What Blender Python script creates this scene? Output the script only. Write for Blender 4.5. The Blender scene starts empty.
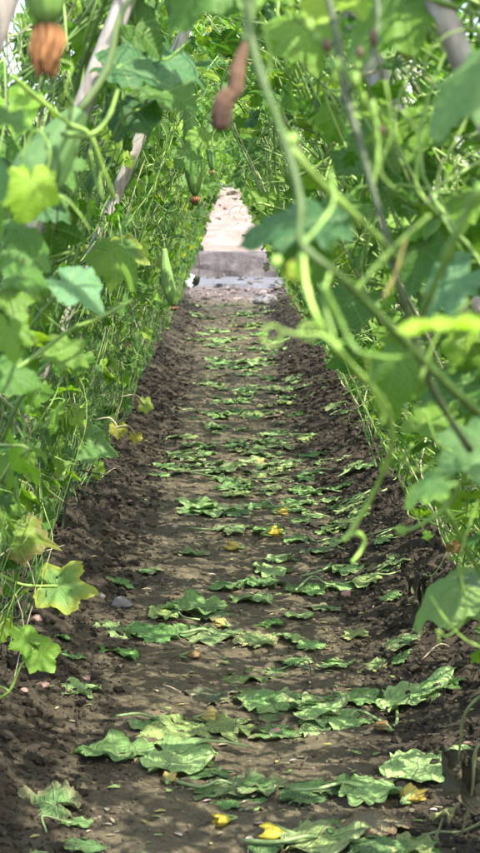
import bpy, math, random
import numpy as np
from mathutils import Vector, Matrix

random.seed(7)
RNG = np.random.default_rng(11)
SC = bpy.context.scene
COL = SC.collection
PI = math.pi
R = math.radians

# ------------------------------------------------------------------ camera, world, sun, exposure
EYE = 1.2
FPX = 1706.0                      # focal length in pixels of the 480 x 853 photograph
PITCH = math.atan(226.5 / FPX)
YAW = math.atan(10 / FPX)
cam_data = bpy.data.cameras.new('camera')
cam_data.sensor_fit = 'VERTICAL'
cam_data.sensor_height = 36
cam_data.lens = 72
cam_data.clip_start = 0.05
cam_data.clip_end = 2000
cam_data.dof.use_dof = True
cam_data.dof.focus_distance = 5.2
cam_data.dof.aperture_fstop = 11
cam = bpy.data.objects.new('camera', cam_data)
COL.objects.link(cam)
cam.location = (0, 0, EYE)
cam.rotation_euler = (PI / 2 - PITCH, 0, -YAW)
SC.camera = cam

SUN_DIR = Vector((0.36, -0.46, 0.81)).normalized()     # from the ground towards the sun
world = bpy.data.worlds.new('World')
SC.world = world
world.use_nodes = True
wn = world.node_tree
bg = wn.nodes['Background']
sky = wn.nodes.new('ShaderNodeTexSky')
sky.sky_type = 'NISHITA'
sky.sun_disc = False
sky.sun_elevation = math.asin(SUN_DIR.z)
sky.sun_rotation = math.atan2(SUN_DIR.x, SUN_DIR.y)
sky.dust_density = 3.0
wn.links.new(sky.outputs[0], bg.inputs[0])
bg.inputs[1].default_value = 0.15
sun_data = bpy.data.lights.new('sun', 'SUN')
sun_data.energy = 2.9
sun_data.angle = R(0.5)
sun_data.color = (1.0, 0.955, 0.88)
sun = bpy.data.objects.new('sun', sun_data)
COL.objects.link(sun)
sun.rotation_euler = SUN_DIR.to_track_quat('Z', 'Y').to_euler()
sun.location = (6, -4, 9)
vs = SC.view_settings
vs.view_transform = 'Standard'
vs.look = 'None'
vs.gamma = 1
vs.use_curve_mapping = False
vs.exposure = 2.2
SC.cycles.use_denoising = True
SC.cycles.max_bounces = 8
SC.cycles.diffuse_bounces = 5
SC.cycles.transmission_bounces = 5
SC.cycles.transparent_max_bounces = 8
SC.cycles.sample_clamp_indirect = 6

# ------------------------------------------------------------------ helpers
CAMROT = Matrix.Rotation(-YAW, 3, 'Z') @ Matrix.Rotation(PI / 2 - PITCH, 3, 'X')


def ray(px, py):
    return (CAMROT @ Vector(((px - 240) / FPX, -(py - 426.5) / FPX, -1)))


def at(px, py, d):
    """world point seen at photo pixel (px, py), d metres down the path"""
    r = ray(px, py)
    return Vector((0, 0, EYE)) + r * (d / r.y)


def vnoise(x, y, seed=0):
    x = np.asarray(x, float); y = np.asarray(y, float)
    xi = np.floor(x).astype(np.int64); yi = np.floor(y).astype(np.int64)
    fx = x - xi; fy = y - yi
    fx = fx * fx * (3 - 2 * fx); fy = fy * fy * (3 - 2 * fy)

    def h(a, b):
        n = (a * 374761393 + b * 668265263 + seed * 1442695041) & 0xFFFFFFFF
        n = ((n ^ (n >> 13)) * 1274126177) & 0xFFFFFFFF
        n = n ^ (n >> 16)
        return (n & 0xFFFF) / 65535.0
    a = h(xi, yi); b = h(xi + 1, yi); c = h(xi, yi + 1); d = h(xi + 1, yi + 1)
    return (a + (b - a) * fx) * (1 - fy) + (c + (d - c) * fx) * fy - 0.5


def fbm(x, y, seed=0, o=4, g=0.5):
    s = 0; a = 1
    for i in range(o):
        s = s + a * vnoise(np.asarray(x) * 2 ** i + 17.3 * i, np.asarray(y) * 2 ** i - 9.1 * i, seed + i)
        a *= g
    return s


def ground_h(x, y):
    x = np.asarray(x, float); y = np.asarray(y, float)
    xc = x - 0.03
    w = 0.30 + 0.10 * vnoise(y * 0.8, 0 * y, 5)
    side = np.clip((np.abs(xc) - w) / 0.42, 0, 1)
    side = side * side * (3 - 2 * side)
    inside = np.clip((22.2 - y) / 0.8, 0, 1) * np.clip((2.2 - np.abs(xc)) / 0.8, 0, 1)
    h = 0.125 * side
    h = h + 0.030 * fbm(x * 2.2, y * 1.6, 3, 3)
    rough = 0.25 + 0.75 * side
    u_ = x * 0.8 + y * 0.6; v_ = y * 0.8 - x * 0.6          # turn the noise lattice off the path's axis
    h = h + rough * (0.050 * np.abs(fbm(u_ * 8, v_ * 8, 21, 3)) + 0.030 * (0.5 - 2 * np.abs(fbm(u_ * 24, v_ * 24, 40, 3, 0.6))))
    h = h + 0.008 * fbm(u_ * 11, v_ * 11, 61, 4)
    # shallow foot prints down the middle
    h = h - 0.012 * np.clip(1 - (xc / 0.22) ** 2, 0, 1) * (0.5 + vnoise(x * 4, y * 3.2, 77))
    return h * inside


def gz(x, y):
    return float(ground_h(np.array([x]), np.array([y]))[0])


def ground_pt(px, py):
    r = ray(px, py)
    z = 0.03
    for _ in range(4):
        t = (z - EYE) / r.z
        p = Vector((0, 0, EYE)) + r * t
        z = gz(p.x, p.y)
    return Vector((p.x, p.y, z))


class MB:
    def __init__(self):
        self.V = []; self.Q = []; self.T = []; self.C = []; self.U = []; self.n = 0

    def add(self, V, Q=None, T=None, col=(0.5, 0.5, 0.5), uv=None):
        V = np.asarray(V, float)
        n = len(V)
        self.V.append(V)
        if Q is not None and len(Q): self.Q.append(np.asarray(Q, np.int64) + self.n)
        if T is not None and len(T): self.T.append(np.asarray(T, np.int64) + self.n)
        c = np.asarray(col, float)
        if c.ndim == 1: c = np.tile(c, (n, 1))
        self.C.append(c)
        self.U.append(np.zeros((n, 2)) if uv is None else np.asarray(uv, float))
        self.n += n

    def mesh(self, name, mat, smooth=True):
        me = bpy.data.meshes.new(name)
        V = np.concatenate(self.V); C = np.concatenate(self.C); U = np.concatenate(self.U)
        Q = np.concatenate(self.Q) if self.Q else np.zeros((0, 4), np.int64)
        T = np.concatenate(self.T) if self.T else np.zeros((0, 3), np.int64)
        loops = np.concatenate([Q.ravel(), T.ravel()])
        me.vertices.add(len(V)); me.vertices.foreach_set('co', V.astype(np.float32).ravel())
        me.loops.add(len(loops)); me.loops.foreach_set('vertex_index', loops.astype(np.int32))
        nq, nt = len(Q), len(T)
        st = np.concatenate([np.arange(nq) * 4, nq * 4 + np.arange(nt) * 3]).astype(np.int32)
        me.polygons.add(nq + nt); me.polygons.foreach_set('loop_start', st)
        me.update(calc_edges=True)
        me.polygons.foreach_set('use_smooth', np.full(nq + nt, smooth))
        a = me.color_attributes.new('tint', 'FLOAT_COLOR', 'POINT')
        a.data.foreach_set('color', np.hstack([C, np.ones((len(C), 1))]).astype(np.float32).ravel())
        uvl = me.uv_layers.new(name='UVMap')
        uvl.data.foreach_set('uv', U[loops].astype(np.float32).ravel())
        me.materials.append(mat)
        me.update()
        return me

    def build(self, name, mat, parent=None, smooth=True, loc=None):
        o = bpy.data.objects.new(name, self.mesh(name, mat, smooth))
        COL.objects.link(o)
        if parent is not None: o.parent = parent
        if loc is not None: o.location = loc
        return o


def empty(name, loc=(0, 0, 0), label=None, cat=None, group=None, rotz=0):
    o = bpy.data.objects.new(name, None)
    COL.objects.link(o); o.location = loc; o.rotation_euler = (0, 0, rotz)
    o.empty_display_size = 0.05
    tag(o, label, cat, group)
    return o


def tag(o, label=None, cat=None, group=None, kind=None):
    if label: o['label'] = label
    if cat: o['category'] = cat
    if group: o['group'] = group
    if kind: o['kind'] = kind
    return o


def spline(pts, n):
    """Catmull-Rom through pts"""
    P = np.array([list(p) for p in pts], float)
    if len(P) == 2:
        t = np.linspace(0, 1, n)[:, None]
        return P[0] * (1 - t) + P[1] * t
    E = np.vstack([2 * P[0] - P[1], P, 2 * P[-1] - P[-2]])
    m = len(P) - 1
    out = []
    for u in np.linspace(0, m - 1e-6, n):
        i = int(u); t = u - i
        a, b, c, d = E[i], E[i + 1], E[i + 2], E[i + 3]
        out.append(0.5 * ((2 * b) + (c - a) * t + (2 * a - 5 * b + 4 * c - d) * t * t + (3 * b - a - 3 * c + d) * t ** 3))
    return np.array(out)


def tube(mb, P, rad, col, k=6):
    P = np.asarray(P, float); n = len(P)
    rad = np.broadcast_to(np.asarray(rad, float), (n,))
    T = np.gradient(P, axis=0); T /= np.linalg.norm(T, axis=1)[:, None] + 1e-9
    a = np.array([0, 0, 1.0]) if abs(T[0][2]) < 0.9 else np.array([1.0, 0, 0])
    N = np.zeros_like(P)
    v = np.cross(T[0], a); v /= np.linalg.norm(v)
    for i in range(n):
        v = v - T[i] * np.dot(v, T[i]); v /= np.linalg.norm(v) + 1e-9
        N[i] = v
    B = np.cross(T, N)
    ang = np.arange(k) * 2 * PI / k
    V = (P[:, None, :] + rad[:, None, None] * (np.cos(ang)[None, :, None] * N[:, None, :] + np.sin(ang)[None, :, None] * B[:, None, :])).reshape(-1, 3)
    i, j = np.meshgrid(np.arange(n - 1), np.arange(k), indexing='ij')
    i = i.ravel(); j = j.ravel(); j2 = (j + 1) % k
    Q = np.stack([i * k + j, i * k + j2, (i + 1) * k + j2, (i + 1) * k + j], 1)
    V = np.vstack([V, P[0], P[-1]])
    c0, c1 = n * k, n * k + 1
    jj = np.arange(k); jn = (jj + 1) % k
    Tt = np.vstack([np.stack([np.full(k, c0), jn, jj], 1), np.stack([np.full(k, c1), (n - 1) * k + jj, (n - 1) * k + jn], 1)])
    c = np.asarray(col, float)
    if c.ndim == 2: c = np.vstack([np.repeat(c, k, 0), c[0], c[-1]])
    uv = np.zeros((len(V), 2)); uv[:n * k, 1] = np.repeat(np.linspace(0, 1, n), k); uv[:n * k, 0] = np.tile(np.arange(k) / k, n)
    mb.add(V, Q, Tt, c, uv)


def lathe_along(mb, P, rad, col, k=16, ribs=0.0, nrib=10):
    """tube with a ribbed cross-section"""
    base = MB(); tube(base, P, rad, col, k)
    V = base.V[0]
    n = len(P)
    if ribs:
        W = V[:n * k].reshape(n, k, 3)
        ctr = np.asarray(P)[:, None, :]
        f = 1 + ribs * np.cos(nrib * np.arange(k) * 2 * PI / k)[None, :, None]
        W = ctr + (W - ctr) * f
        V = np.vstack([W.reshape(-1, 3), V[n * k:]])
    mb.add(V, base.Q[0], base.T[0], base.C[0], base.U[0])


# ------------------------------------------------------------------ materials
def new_mat(name):
    m = bpy.data.materials.new(name); m.use_nodes = True
    nt = m.node_tree
    for n in list(nt.nodes): nt.nodes.remove(n)
    return m, nt, nt.nodes.new, nt.links.new


def noise(nt, scale, detail=4, rough=0.55, coord='Object', dist=0.0):
    N, L = nt.nodes.new, nt.links.new
    tc = N('ShaderNodeTexCoord'); n = N('ShaderNodeTexNoise')
    n.inputs['Scale'].default_value = scale; n.inputs['Detail'].default_value = detail
    n.inputs['Roughness'].default_value = rough; n.inputs['Distortion'].default_value = dist
    L(tc.outputs[coord], n.inputs['Vector'])
    return n.outputs['Fac']


def ramp(nt, fac, stops):
    r = nt.nodes.new('ShaderNodeValToRGB')
    el = r.color_ramp.elements
    while len(el) < len(stops): el.new(0.5)
    for e, (p, c) in zip(el, stops):
        e.position = p; e.color = (*c, 1) if len(c) == 3 else c
    nt.links.new(fac, r.inputs[0])
    return r.outputs[0]


def math_n(nt, op, a, b=None, c=None, clamp=False):
    m = nt.nodes.new('ShaderNodeMath'); m.operation = op; m.use_clamp = clamp
    for i, v in enumerate((a, b, c)):
        if v is None: continue
        if isinstance(v, (int, float)): m.inputs[i].default_value = v
        else: nt.links.new(v, m.inputs[i])
    return m.outputs[0]


def mix_c(nt, mode, fac, a, b):
    m = nt.nodes.new('ShaderNodeMix'); m.data_type = 'RGBA'; m.blend_type = mode
    for s, v in ((m.inputs[0], fac), (m.inputs[6], a), (m.inputs[7], b)):
        if isinstance(v, (int, float)): s.default_value = v
        elif isinstance(v, tuple): s.default_value = (*v, 1)
        else: nt.links.new(v, s)
    return m.outputs[2]


def leaf_material(name, trans=0.38, rough=0.42, vein=0.35, spec=0.5, mottled=0.35, tr_tint=(1.3, 1.5, 0.40), dust=0.0, veincol=(0.30, 0.40, 0.16), bumpd=0.004):
    m, nt, N, L = new_mat(name)
    at_ = N('ShaderNodeAttribute'); at_.attribute_name = 'tint'
    uv = N('ShaderNodeUVMap'); uv.uv_map = 'UVMap'
    sep = N('ShaderNodeSeparateXYZ'); L(uv.outputs[0], sep.inputs[0])
    x = math_n(nt, 'SUBTRACT', sep.outputs[0], 0.5); y = math_n(nt, 'SUBTRACT', sep.outputs[1], 0.5)
    th = math_n(nt, 'ARCTAN2', x, y)
    rr = math_n(nt, 'SQRT', math_n(nt, 'ADD', math_n(nt, 'MULTIPLY', x, x), math_n(nt, 'MULTIPLY', y, y)))
    st = R(61)
    pp = math_n(nt, 'PINGPONG', math_n(nt, 'ADD', th, st * 4), st / 2)
    # distance to the nearest main vein
    d = math_n(nt, 'MULTIPLY', rr, math_n(nt, 'SINE', pp))
    v1 = math_n(nt, 'SUBTRACT', 1, math_n(nt, 'MULTIPLY', d, 70), clamp=True)
    w = math_n(nt, 'ADD', math_n(nt, 'MULTIPLY', rr, 46), math_n(nt, 'MULTIPLY', pp, -9))
    s2 = math_n(nt, 'POWER', math_n(nt, 'ABSOLUTE', math_n(nt, 'SINE', w)), 14)
    s2 = math_n(nt, 'MULTIPLY', s2, 0.45)
    v = math_n(nt, 'MAXIMUM', v1, s2)
    n1 = noise(nt, 26, 5, 0.6)
    dusty = dust
    n2 = noise(nt, 120, 3, 0.6)
    shade = math_n(nt, 'ADD', 1 - mottled * 0.5, math_n(nt, 'MULTIPLY', math_n(nt, 'ADD', math_n(nt, 'MULTIPLY', n1, 0.7), math_n(nt, 'MULTIPLY', n2, 0.3)), mottled))
    c1 = mix_c(nt, 'MULTIPLY', 1.0, at_.outputs['Color'], (1, 1, 1))
    hs = N('ShaderNodeHueSaturation'); L(c1, hs.inputs['Color']); L(shade, hs.inputs['Value'])
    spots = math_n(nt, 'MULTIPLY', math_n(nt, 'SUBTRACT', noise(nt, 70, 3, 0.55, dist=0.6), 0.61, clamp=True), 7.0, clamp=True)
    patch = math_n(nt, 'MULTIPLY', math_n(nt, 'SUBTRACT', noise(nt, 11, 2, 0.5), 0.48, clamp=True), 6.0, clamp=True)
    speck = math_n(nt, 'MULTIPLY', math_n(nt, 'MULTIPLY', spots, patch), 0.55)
    veinc = mix_c(nt, 'MIX', 0.6, hs.outputs[0], veincol)
    col = mix_c(nt, 'MIX', math_n(nt, 'MULTIPLY', v, vein), hs.outputs[0], veinc)
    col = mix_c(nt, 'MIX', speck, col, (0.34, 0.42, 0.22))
    # insect scars and scorched flecks
    fleck = math_n(nt, 'MULTIPLY', math_n(nt, 'SUBTRACT', noise(nt, 48, 4, 0.6, dist=1.2), 0.66, clamp=True), 16.0, clamp=True)
    col = mix_c(nt, 'MIX', math_n(nt, 'MULTIPLY', fleck, 0.75), col, (0.17, 0.115, 0.05))
    if dusty:
        dn = math_n(nt, 'MULTIPLY', math_n(nt, 'SUBTRACT', noise(nt, 17, 6, 0.7), 0.50, clamp=True), 5.0, clamp=True)
        col = mix_c(nt, 'MIX', math_n(nt, 'MULTIPLY', dn, dusty), col, (0.10, 0.092, 0.05))
    p = N('ShaderNodeBsdfPrincipled')
    L(col, p.inputs['Base Color']); p.inputs['Roughness'].default_value = rough
    p.inputs['Specular IOR Level'].default_value = spec
    bump = N('ShaderNodeBump'); bump.inputs['Strength'].default_value = 0.45 if not dust else 0.85; bump.inputs['Distance'].default_value = bumpd
    hgt = math_n(nt, 'SUBTRACT', math_n(nt, 'ADD', math_n(nt, 'MULTIPLY', n1, 0.9), math_n(nt, 'MULTIPLY', n2, 0.35 if dust else 0.1)), math_n(nt, 'MULTIPLY', v, 0.5))
    L(hgt, bump.inputs['Height']); L(bump.outputs[0], p.inputs['Normal'])
    tr = N('ShaderNodeBsdfTranslucent')
    L(mix_c(nt, 'MULTIPLY', 1.0, col, tr_tint), tr.inputs['Color'])
    mx = N('ShaderNodeMixShader'); mx.inputs[0].default_value = trans
    L(p.outputs[0], mx.inputs[1]); L(tr.outputs[0], mx.inputs[2])
    out = N('ShaderNodeOutputMaterial'); L(mx.outputs[0], out.inputs[0])
    return m


def tint_material(name, rough=0.6, nscale=60, amount=0.5, bump=0.3, bdist=0.002, spec=0.35, trans=0.0):
    m, nt, N, L = new_mat(name)
    at_ = N('ShaderNodeAttribute'); at_.attribute_name = 'tint'
    n1 = noise(nt, nscale, 5, 0.65)
    hs = N('ShaderNodeHueSaturation'); L(at_.outputs['Color'], hs.inputs['Color'])
    L(math_n(nt, 'ADD', 1 - amount * 0.5, math_n(nt, 'MULTIPLY', n1, amount)), hs.inputs['Value'])
    p = N('ShaderNodeBsdfPrincipled'); L(hs.outputs[0], p.inputs['Base Color'])
    p.inputs['Roughness'].default_value = rough; p.inputs['Specular IOR Level'].default_value = spec
    b = N('ShaderNodeBump'); b.inputs['Strength'].default_value = bump; b.inputs['Distance'].default_value = bdist
    L(n1, b.inputs['Height']); L(b.outputs[0], p.inputs['Normal'])
    out = N('ShaderNodeOutputMaterial')
    if trans:
        tr = N('ShaderNodeBsdfTranslucent'); L(hs.outputs[0], tr.inputs['Color'])
        mx = N('ShaderNodeMixShader'); mx.inputs[0].default_value = trans
        L(p.outputs[0], mx.inputs[1]); L(tr.outputs[0], mx.inputs[2]); L(mx.outputs[0], out.inputs[0])
    else:
        L(p.outputs[0], out.inputs[0])
    return m


def soil_material():
    m, nt, N, L = new_mat('soil')
    big = noise(nt, 1.6, 4, 0.55); mid = noise(nt, 14, 6, 0.65); fine = noise(nt, 110, 5, 0.7); grit = noise(nt, 420, 2, 0.6)
    f = math_n(nt, 'ADD', math_n(nt, 'ADD', math_n(nt, 'MULTIPLY', mid, 0.42), math_n(nt, 'MULTIPLY', fine, 0.40)), math_n(nt, 'MULTIPLY', grit, 0.18))
    c = ramp(nt, f, [(0.30, (0.030, 0.0235, 0.0155)), (0.46, (0.064, 0.053, 0.035)), (0.60, (0.102, 0.087, 0.058)), (0.76, (0.165, 0.142, 0.098))])
    # the trodden middle is drier and paler than the turned soil at the sides
    tc = N('ShaderNodeTexCoord'); sp = N('ShaderNodeSeparateXYZ'); L(tc.outputs['Object'], sp.inputs[0])
    ax = math_n(nt, 'ABSOLUTE', math_n(nt, 'ADD', sp.outputs[0], math_n(nt, 'MULTIPLY', math_n(nt, 'SUBTRACT', big, 0.5), 0.5)))
    wet = math_n(nt, 'SMOOTH_MIN', math_n(nt, 'MULTIPLY', math_n(nt, 'SUBTRACT', ax, 0.22), 4.0), 1.0, 0.2)
    wet = math_n(nt, 'MAXIMUM', wet, 0.0)
    c = mix_c(nt, 'MULTIPLY', wet, c, (0.58, 0.56, 0.55))
    dry = math_n(nt, 'SUBTRACT', 1.0, wet, clamp=True)
    c = mix_c(nt, 'MULTIPLY', math_n(nt, 'MULTIPLY', dry, 0.8), c, (1.50, 1.47, 1.28))
    # pale sandy ground beyond the end of the tunnel
    far = math_n(nt, 'MULTIPLY', math_n(nt, 'SUBTRACT', math_n(nt, 'ADD', sp.outputs[1], math_n(nt, 'MULTIPLY', mid, 1.2)), 20.6), 0.9, clamp=True)
    sand = ramp(nt, math_n(nt, 'ADD', math_n(nt, 'MULTIPLY', mid, 0.5), math_n(nt, 'MULTIPLY', fine, 0.5)), [(0.3, (0.055, 0.044, 0.038)), (0.7, (0.12, 0.098, 0.087))])
    c = mix_c(nt, 'MIX', far, c, sand)
    p = N('ShaderNodeBsdfPrincipled'); L(c, p.inputs['Base Color']); p.inputs['Roughness'].default_value = 0.92
    p.inputs['Specular IOR Level'].default_value = 0.2
    b = N('ShaderNodeBump'); b.inputs['Strength'].default_value = 0.8; b.inputs['Distance'].default_value = 0.012
    L(math_n(nt, 'ADD', f, math_n(nt, 'MULTIPLY', grit, 0.25)), b.inputs['Height']); L(b.outputs[0], p.inputs['Normal'])
    out = N('ShaderNodeOutputMaterial'); L(p.outputs[0], out.inputs[0])
    return m


def wood_material():
    m, nt, N, L = new_mat('weathered_pole')
    tc = N('ShaderNodeTexCoord'); mp = N('ShaderNodeMapping'); mp.inputs['Scale'].default_value = (14, 14, 1.4)
    L(tc.outputs['Object'], mp.inputs[0]); n = N('ShaderNodeTexNoise'); n.inputs['Scale'].default_value = 6; n.inputs['Detail'].default_value = 6
    L(mp.outputs[0], n.inputs['Vector'])
    n2 = noise(nt, 9, 4, 0.6)
    c = ramp(nt, n.outputs['Fac'], [(0.3, (0.20, 0.175, 0.15)), (0.55, (0.40, 0.365, 0.325)), (0.75, (0.52, 0.49, 0.45))])
    c = mix_c(nt, 'MULTIPLY', 0.6, c, ramp(nt, n2, [(0.35, (0.55, 0.5, 0.46)), (0.6, (1, 1, 1))]))
    p = N('ShaderNodeBsdfPrincipled'); L(c, p.inputs['Base Color']); p.inputs['Roughness'].default_value = 0.7
    b = N('ShaderNodeBump'); b.inputs['Strength'].default_value = 0.5; b.inputs['Distance'].default_value = 0.003
    L(n.outputs['Fac'], b.inputs['Height']); L(b.outputs[0], p.inputs['Normal'])
    out = N('ShaderNodeOutputMaterial'); L(p.outputs[0], out.inputs[0])
    return m


def gourd_material():
    m, nt, N, L = new_mat('gourd_skin')
    at_ = N('ShaderNodeAttribute'); at_.attribute_name = 'tint'
    uv = N('ShaderNodeUVMap'); uv.uv_map = 'UVMap'; sep = N('ShaderNodeSeparateXYZ'); L(uv.outputs[0], sep.inputs[0])
    n1 = noise(nt, 45, 5, 0.6)
    s = math_n(nt, 'SINE', math_n(nt, 'ADD', math_n(nt, 'MULTIPLY', sep.outputs[0], 2 * PI * 10), math_n(nt, 'MULTIPLY', n1, 2.5)))
    st = math_n(nt, 'MULTIPLY', math_n(nt, 'ADD', s, 1), 0.5)
    c = mix_c(nt, 'MULTIPLY', math_n(nt, 'MULTIPLY', st, 0.3), at_.outputs['Color'], (0.45, 0.55, 0.45))
    c = mix_c(nt, 'MIX', math_n(nt, 'MULTIPLY', math_n(nt, 'SUBTRACT', n1, 0.55, clamp=True), 1.6), c, (0.32, 0.45, 0.20))
    p = N('ShaderNodeBsdfPrincipled'); L(c, p.inputs['Base Color']); p.inputs['Roughness'].default_value = 0.6; p.inputs['Specular IOR Level'].default_value = 0.3
    b = N('ShaderNodeBump'); b.inputs['Strength'].default_value = 0.3; b.inputs['Distance'].default_value = 0.002
    L(n1, b.inputs['Height']); L(b.outputs[0], p.inputs['Normal'])
    out = N('ShaderNodeOutputMaterial'); L(p.outputs[0], out.inputs[0])
    return m


def stone_material(name, stops, scale=7, bump=0.6, dist=0.01):
    m, nt, N, L = new_mat(name)
    a = noise(nt, scale, 7, 0.65); b_ = noise(nt, scale * 9, 4, 0.6)
    f = math_n(nt, 'ADD', math_n(nt, 'MULTIPLY', a, 0.65), math_n(nt, 'MULTIPLY', b_, 0.35))
    p = N('ShaderNodeBsdfPrincipled'); L(ramp(nt, f, stops), p.inputs['Base Color']); p.inputs['Roughness'].default_value = 0.9
    b = N('ShaderNodeBump'); b.inputs['Strength'].default_value = bump; b.inputs['Distance'].default_value = dist
    L(f, b.inputs['Height']); L(b.outputs[0], p.inputs['Normal'])
    out = N('ShaderNodeOutputMaterial'); L(p.outputs[0], out.inputs[0])
    return m


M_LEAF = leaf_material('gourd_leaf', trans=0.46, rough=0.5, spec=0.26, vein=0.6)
M_FALLEN = leaf_material('wilted_leaf', trans=0.12, rough=0.7, vein=0.75, spec=0.2, mottled=0.7, tr_tint=(1.1, 1.2, 0.7), dust=0.5, veincol=(0.44, 0.50, 0.26), bumpd=0.012)
M_STEM = tint_material('green_stem', 0.5, 90, 0.35, 0.2, trans=0.15)
M_FLOWER = tint_material('limp_petals', 0.55, 40, 0.5, 0.4, trans=0.25)
M_DRY = tint_material('dry_brown', 0.85, 60, 0.8, 0.7, 0.004, spec=0.15)
M_CLOD = tint_material('soil_clod', 0.95, 45, 0.8, 0.9, 0.008, spec=0.1)
M_SOIL = soil_material()
M_POLE = wood_material()
M_GOURD = gourd_material()
M_CONC = stone_material('pale_concrete', [(0.35, (0.045, 0.042, 0.042)), (0.5, (0.075, 0.075, 0.079)), (0.68, (0.115, 0.118, 0.125))], 4, 0.5, 0.01)
M_BLOCK = stone_material('grey_block', [(0.34, (0.022, 0.019, 0.019)), (0.5, (0.060, 0.052, 0.051)), (0.68, (0.12, 0.103, 0.099))], 6, 0.9, 0.03)
M_BANK = stone_material('pink_earth', [(0.3, (0.08, 0.058, 0.043)), (0.5, (0.16, 0.118, 0.094)), (0.66, (0.27, 0.215, 0.185))], 3.0, 0.8, 0.05)
M_STONE = stone_material('grey_stone', [(0.3, (0.07, 0.065, 0.062)), (0.7, (0.20, 0.19, 0.18))], 14, 0.6, 0.006)
M_BRICK = stone_material('pink_brick', [(0.3, (0.14, 0.085, 0.065)), (0.5, (0.26, 0.155, 0.125)), (0.7, (0.38, 0.25, 0.205))], 40, 0.6, 0.003)

# ------------------------------------------------------------------ ground
def axis(fine_a, fine_b, step, lo, hi, k=1.35):
    a = list(np.arange(fine_a, fine_b + 1e-6, step))
    s = step; x = a[-1]
    while x < hi:
        s *= k; x += s; a.append(min(x, hi))
    s = step; x = a[0]; pre = []
    while x > lo:
        s *= k; x -= s; pre.append(max(x, lo))
    return np.array(pre[::-1] + a)


xs = axis(-0.95, 1.0, 0.0085, -400, 400)
yy = [2.6]
while yy[-1] < 23.5: yy.append(yy[-1] + 0.0026 * max(yy[-1], 3.4))
ys = np.concatenate([axis(2.0, 2.58, 0.03, -60, 2.58)[:-1], np.array(yy), axis(23.6, 24.0, 0.1, 23.6, 700)])
ys = np.unique(np.round(ys, 5))
X, Y = np.meshgrid(xs, ys, indexing='xy')
Z = ground_h(X, Y)
nx, ny = len(xs), len(ys)
i, j = np.meshgrid(np.arange(ny - 1), np.arange(nx - 1), indexing='ij')
i = i.ravel(); j = j.ravel()
Q = np.stack([i * nx + j, i * nx + j + 1, (i + 1) * nx + j + 1, (i + 1) * nx + j], 1)
g = MB(); g.add(np.stack([X.ravel(), Y.ravel(), Z.ravel()], 1), Q)
tag(g.build('ground', M_SOIL), kind='structure')

# soil clods: crumbs nobody could count
def ico(sub):
    import bmesh
    bm = bmesh.new(); bmesh.ops.create_icosphere(bm, subdivisions=sub, radius=1)
    bm.verts.ensure_lookup_table()
    V = np.array([v.co[:] for v in bm.verts]); T = np.array([[v.index for v in f.verts] for f in bm.faces]); bm.free()
    return V, T


ICO = {k: ico(k) for k in (1, 2, 3)}


def lump(sub, seed, amp=0.35):
    V, T = ICO[sub]
    rs = np.random.default_rng(seed)
    D = rs.normal(size=(7, 3)); ph = rs.uniform(0, 6, 7)
    f = sum(np.sin(V @ (D[k] * (1.2 + 0.5 * k)) + ph[k]) / (1 + 0.4 * k) for k in range(7)) * amp * 0.4
    # knock flats off it
    for k in range(5):
        d = rs.normal(size=3); d /= np.linalg.norm(d)
        c = V @ d
        f = f - np.clip(c - 0.72, 0, 1) * 0.7
    return V * (1 + f)[:, None], T


def clod(sub, seed):
    V, T = lump(sub, seed, 0.5)
    rs = np.random.default_rng(seed + 7)
    V = V * (1 + rs.normal(0, 0.10, len(V)))[:, None]
    return V * rs.uniform(0.7, 1.3, 3), T


clod_shapes = [clod(1, s) for s in range(10)] + [clod(2, 50 + s) for s in range(10)]
cl = MB()
cnt = 0
rs = np.random.default_rng(5)
while cnt < 17000:
    d = 2.9 * (13.0 / 2.9) ** rs.random() if rs.random() < 0.85 else rs.uniform(9, 22)
    x = 0.03 + rs.choice([-1, 1]) * abs(rs.normal(0.54, 0.19)) if rs.random() < 0.94 else rs.uniform(-0.4, 0.45)
    if abs(x) > 1.0: continue
    mid = abs(x - 0.03) < 0.3
    s = min(0.0034 * (1 - rs.random()) ** -0.55, 0.0100 if not mid else 0.005)
    s *= 1 + 0.05 * d
    V, T = clod_shapes[rs.integers(10, 20) if s > 0.010 else rs.integers(0, 10)]
    a = rs.uniform(0, 2 * PI); ca, sa = math.cos(a), math.sin(a)
    sc = s * rs.uniform(0.7, 1.3, 3) * np.array([1, 1, 0.75])
    W = V * sc
    W = np.stack([W[:, 0] * ca - W[:, 1] * sa, W[:, 0] * sa + W[:, 1] * ca, W[:, 2]], 1)
    W += np.array([x, d, gz(x, d) + s * 0.15])
    t = rs.uniform(0.55, 1.25)
    cl.add(W, None, T, np.array([0.044, 0.0365, 0.0255]) * t * (2.3 if mid else 1))
    cnt += 1
for q in range(9000):                      # crumbs down to a couple of millimetres near the lens
    d = rs.uniform(2.9, 6.5) ** 1.0; x = rs.uniform(-0.85, 0.9)
    if abs(x) > 0.17 * d or (abs(x - 0.03) < 0.30 and rs.random() < 0.7): continue
    s = rs.uniform(0.0013, 0.0042); V, T = ICO[1] if False else clod_shapes[rs.integers(0, 10)]
    cl.add(V * s + np.array([x, d, gz(x, d) + s * 0.3]), None, T, np.array([0.060, 0.050, 0.035]) * rs.uniform(0.6, 1.8) * (1.7 if abs(x - 0.03) < 0.3 else 0.85))
for q in range(420):                       # rubble in the sun beyond the last vines
    d = rs.uniform(20.0, 23.5); x = rs.normal(0.1, 0.9)
    s = min(0.012 * (1 - rs.random()) ** -0.5, 0.06); V, T = clod_shapes[rs.integers(10, 20)]
    cl.add(V * s * np.array([1, 1, 0.7]) + np.array([x, d, gz(x, d) + s * 0.15]), None, T, np.array([0.12, 0.098, 0.085]) * rs.uniform(0.4, 1.5))
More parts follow.
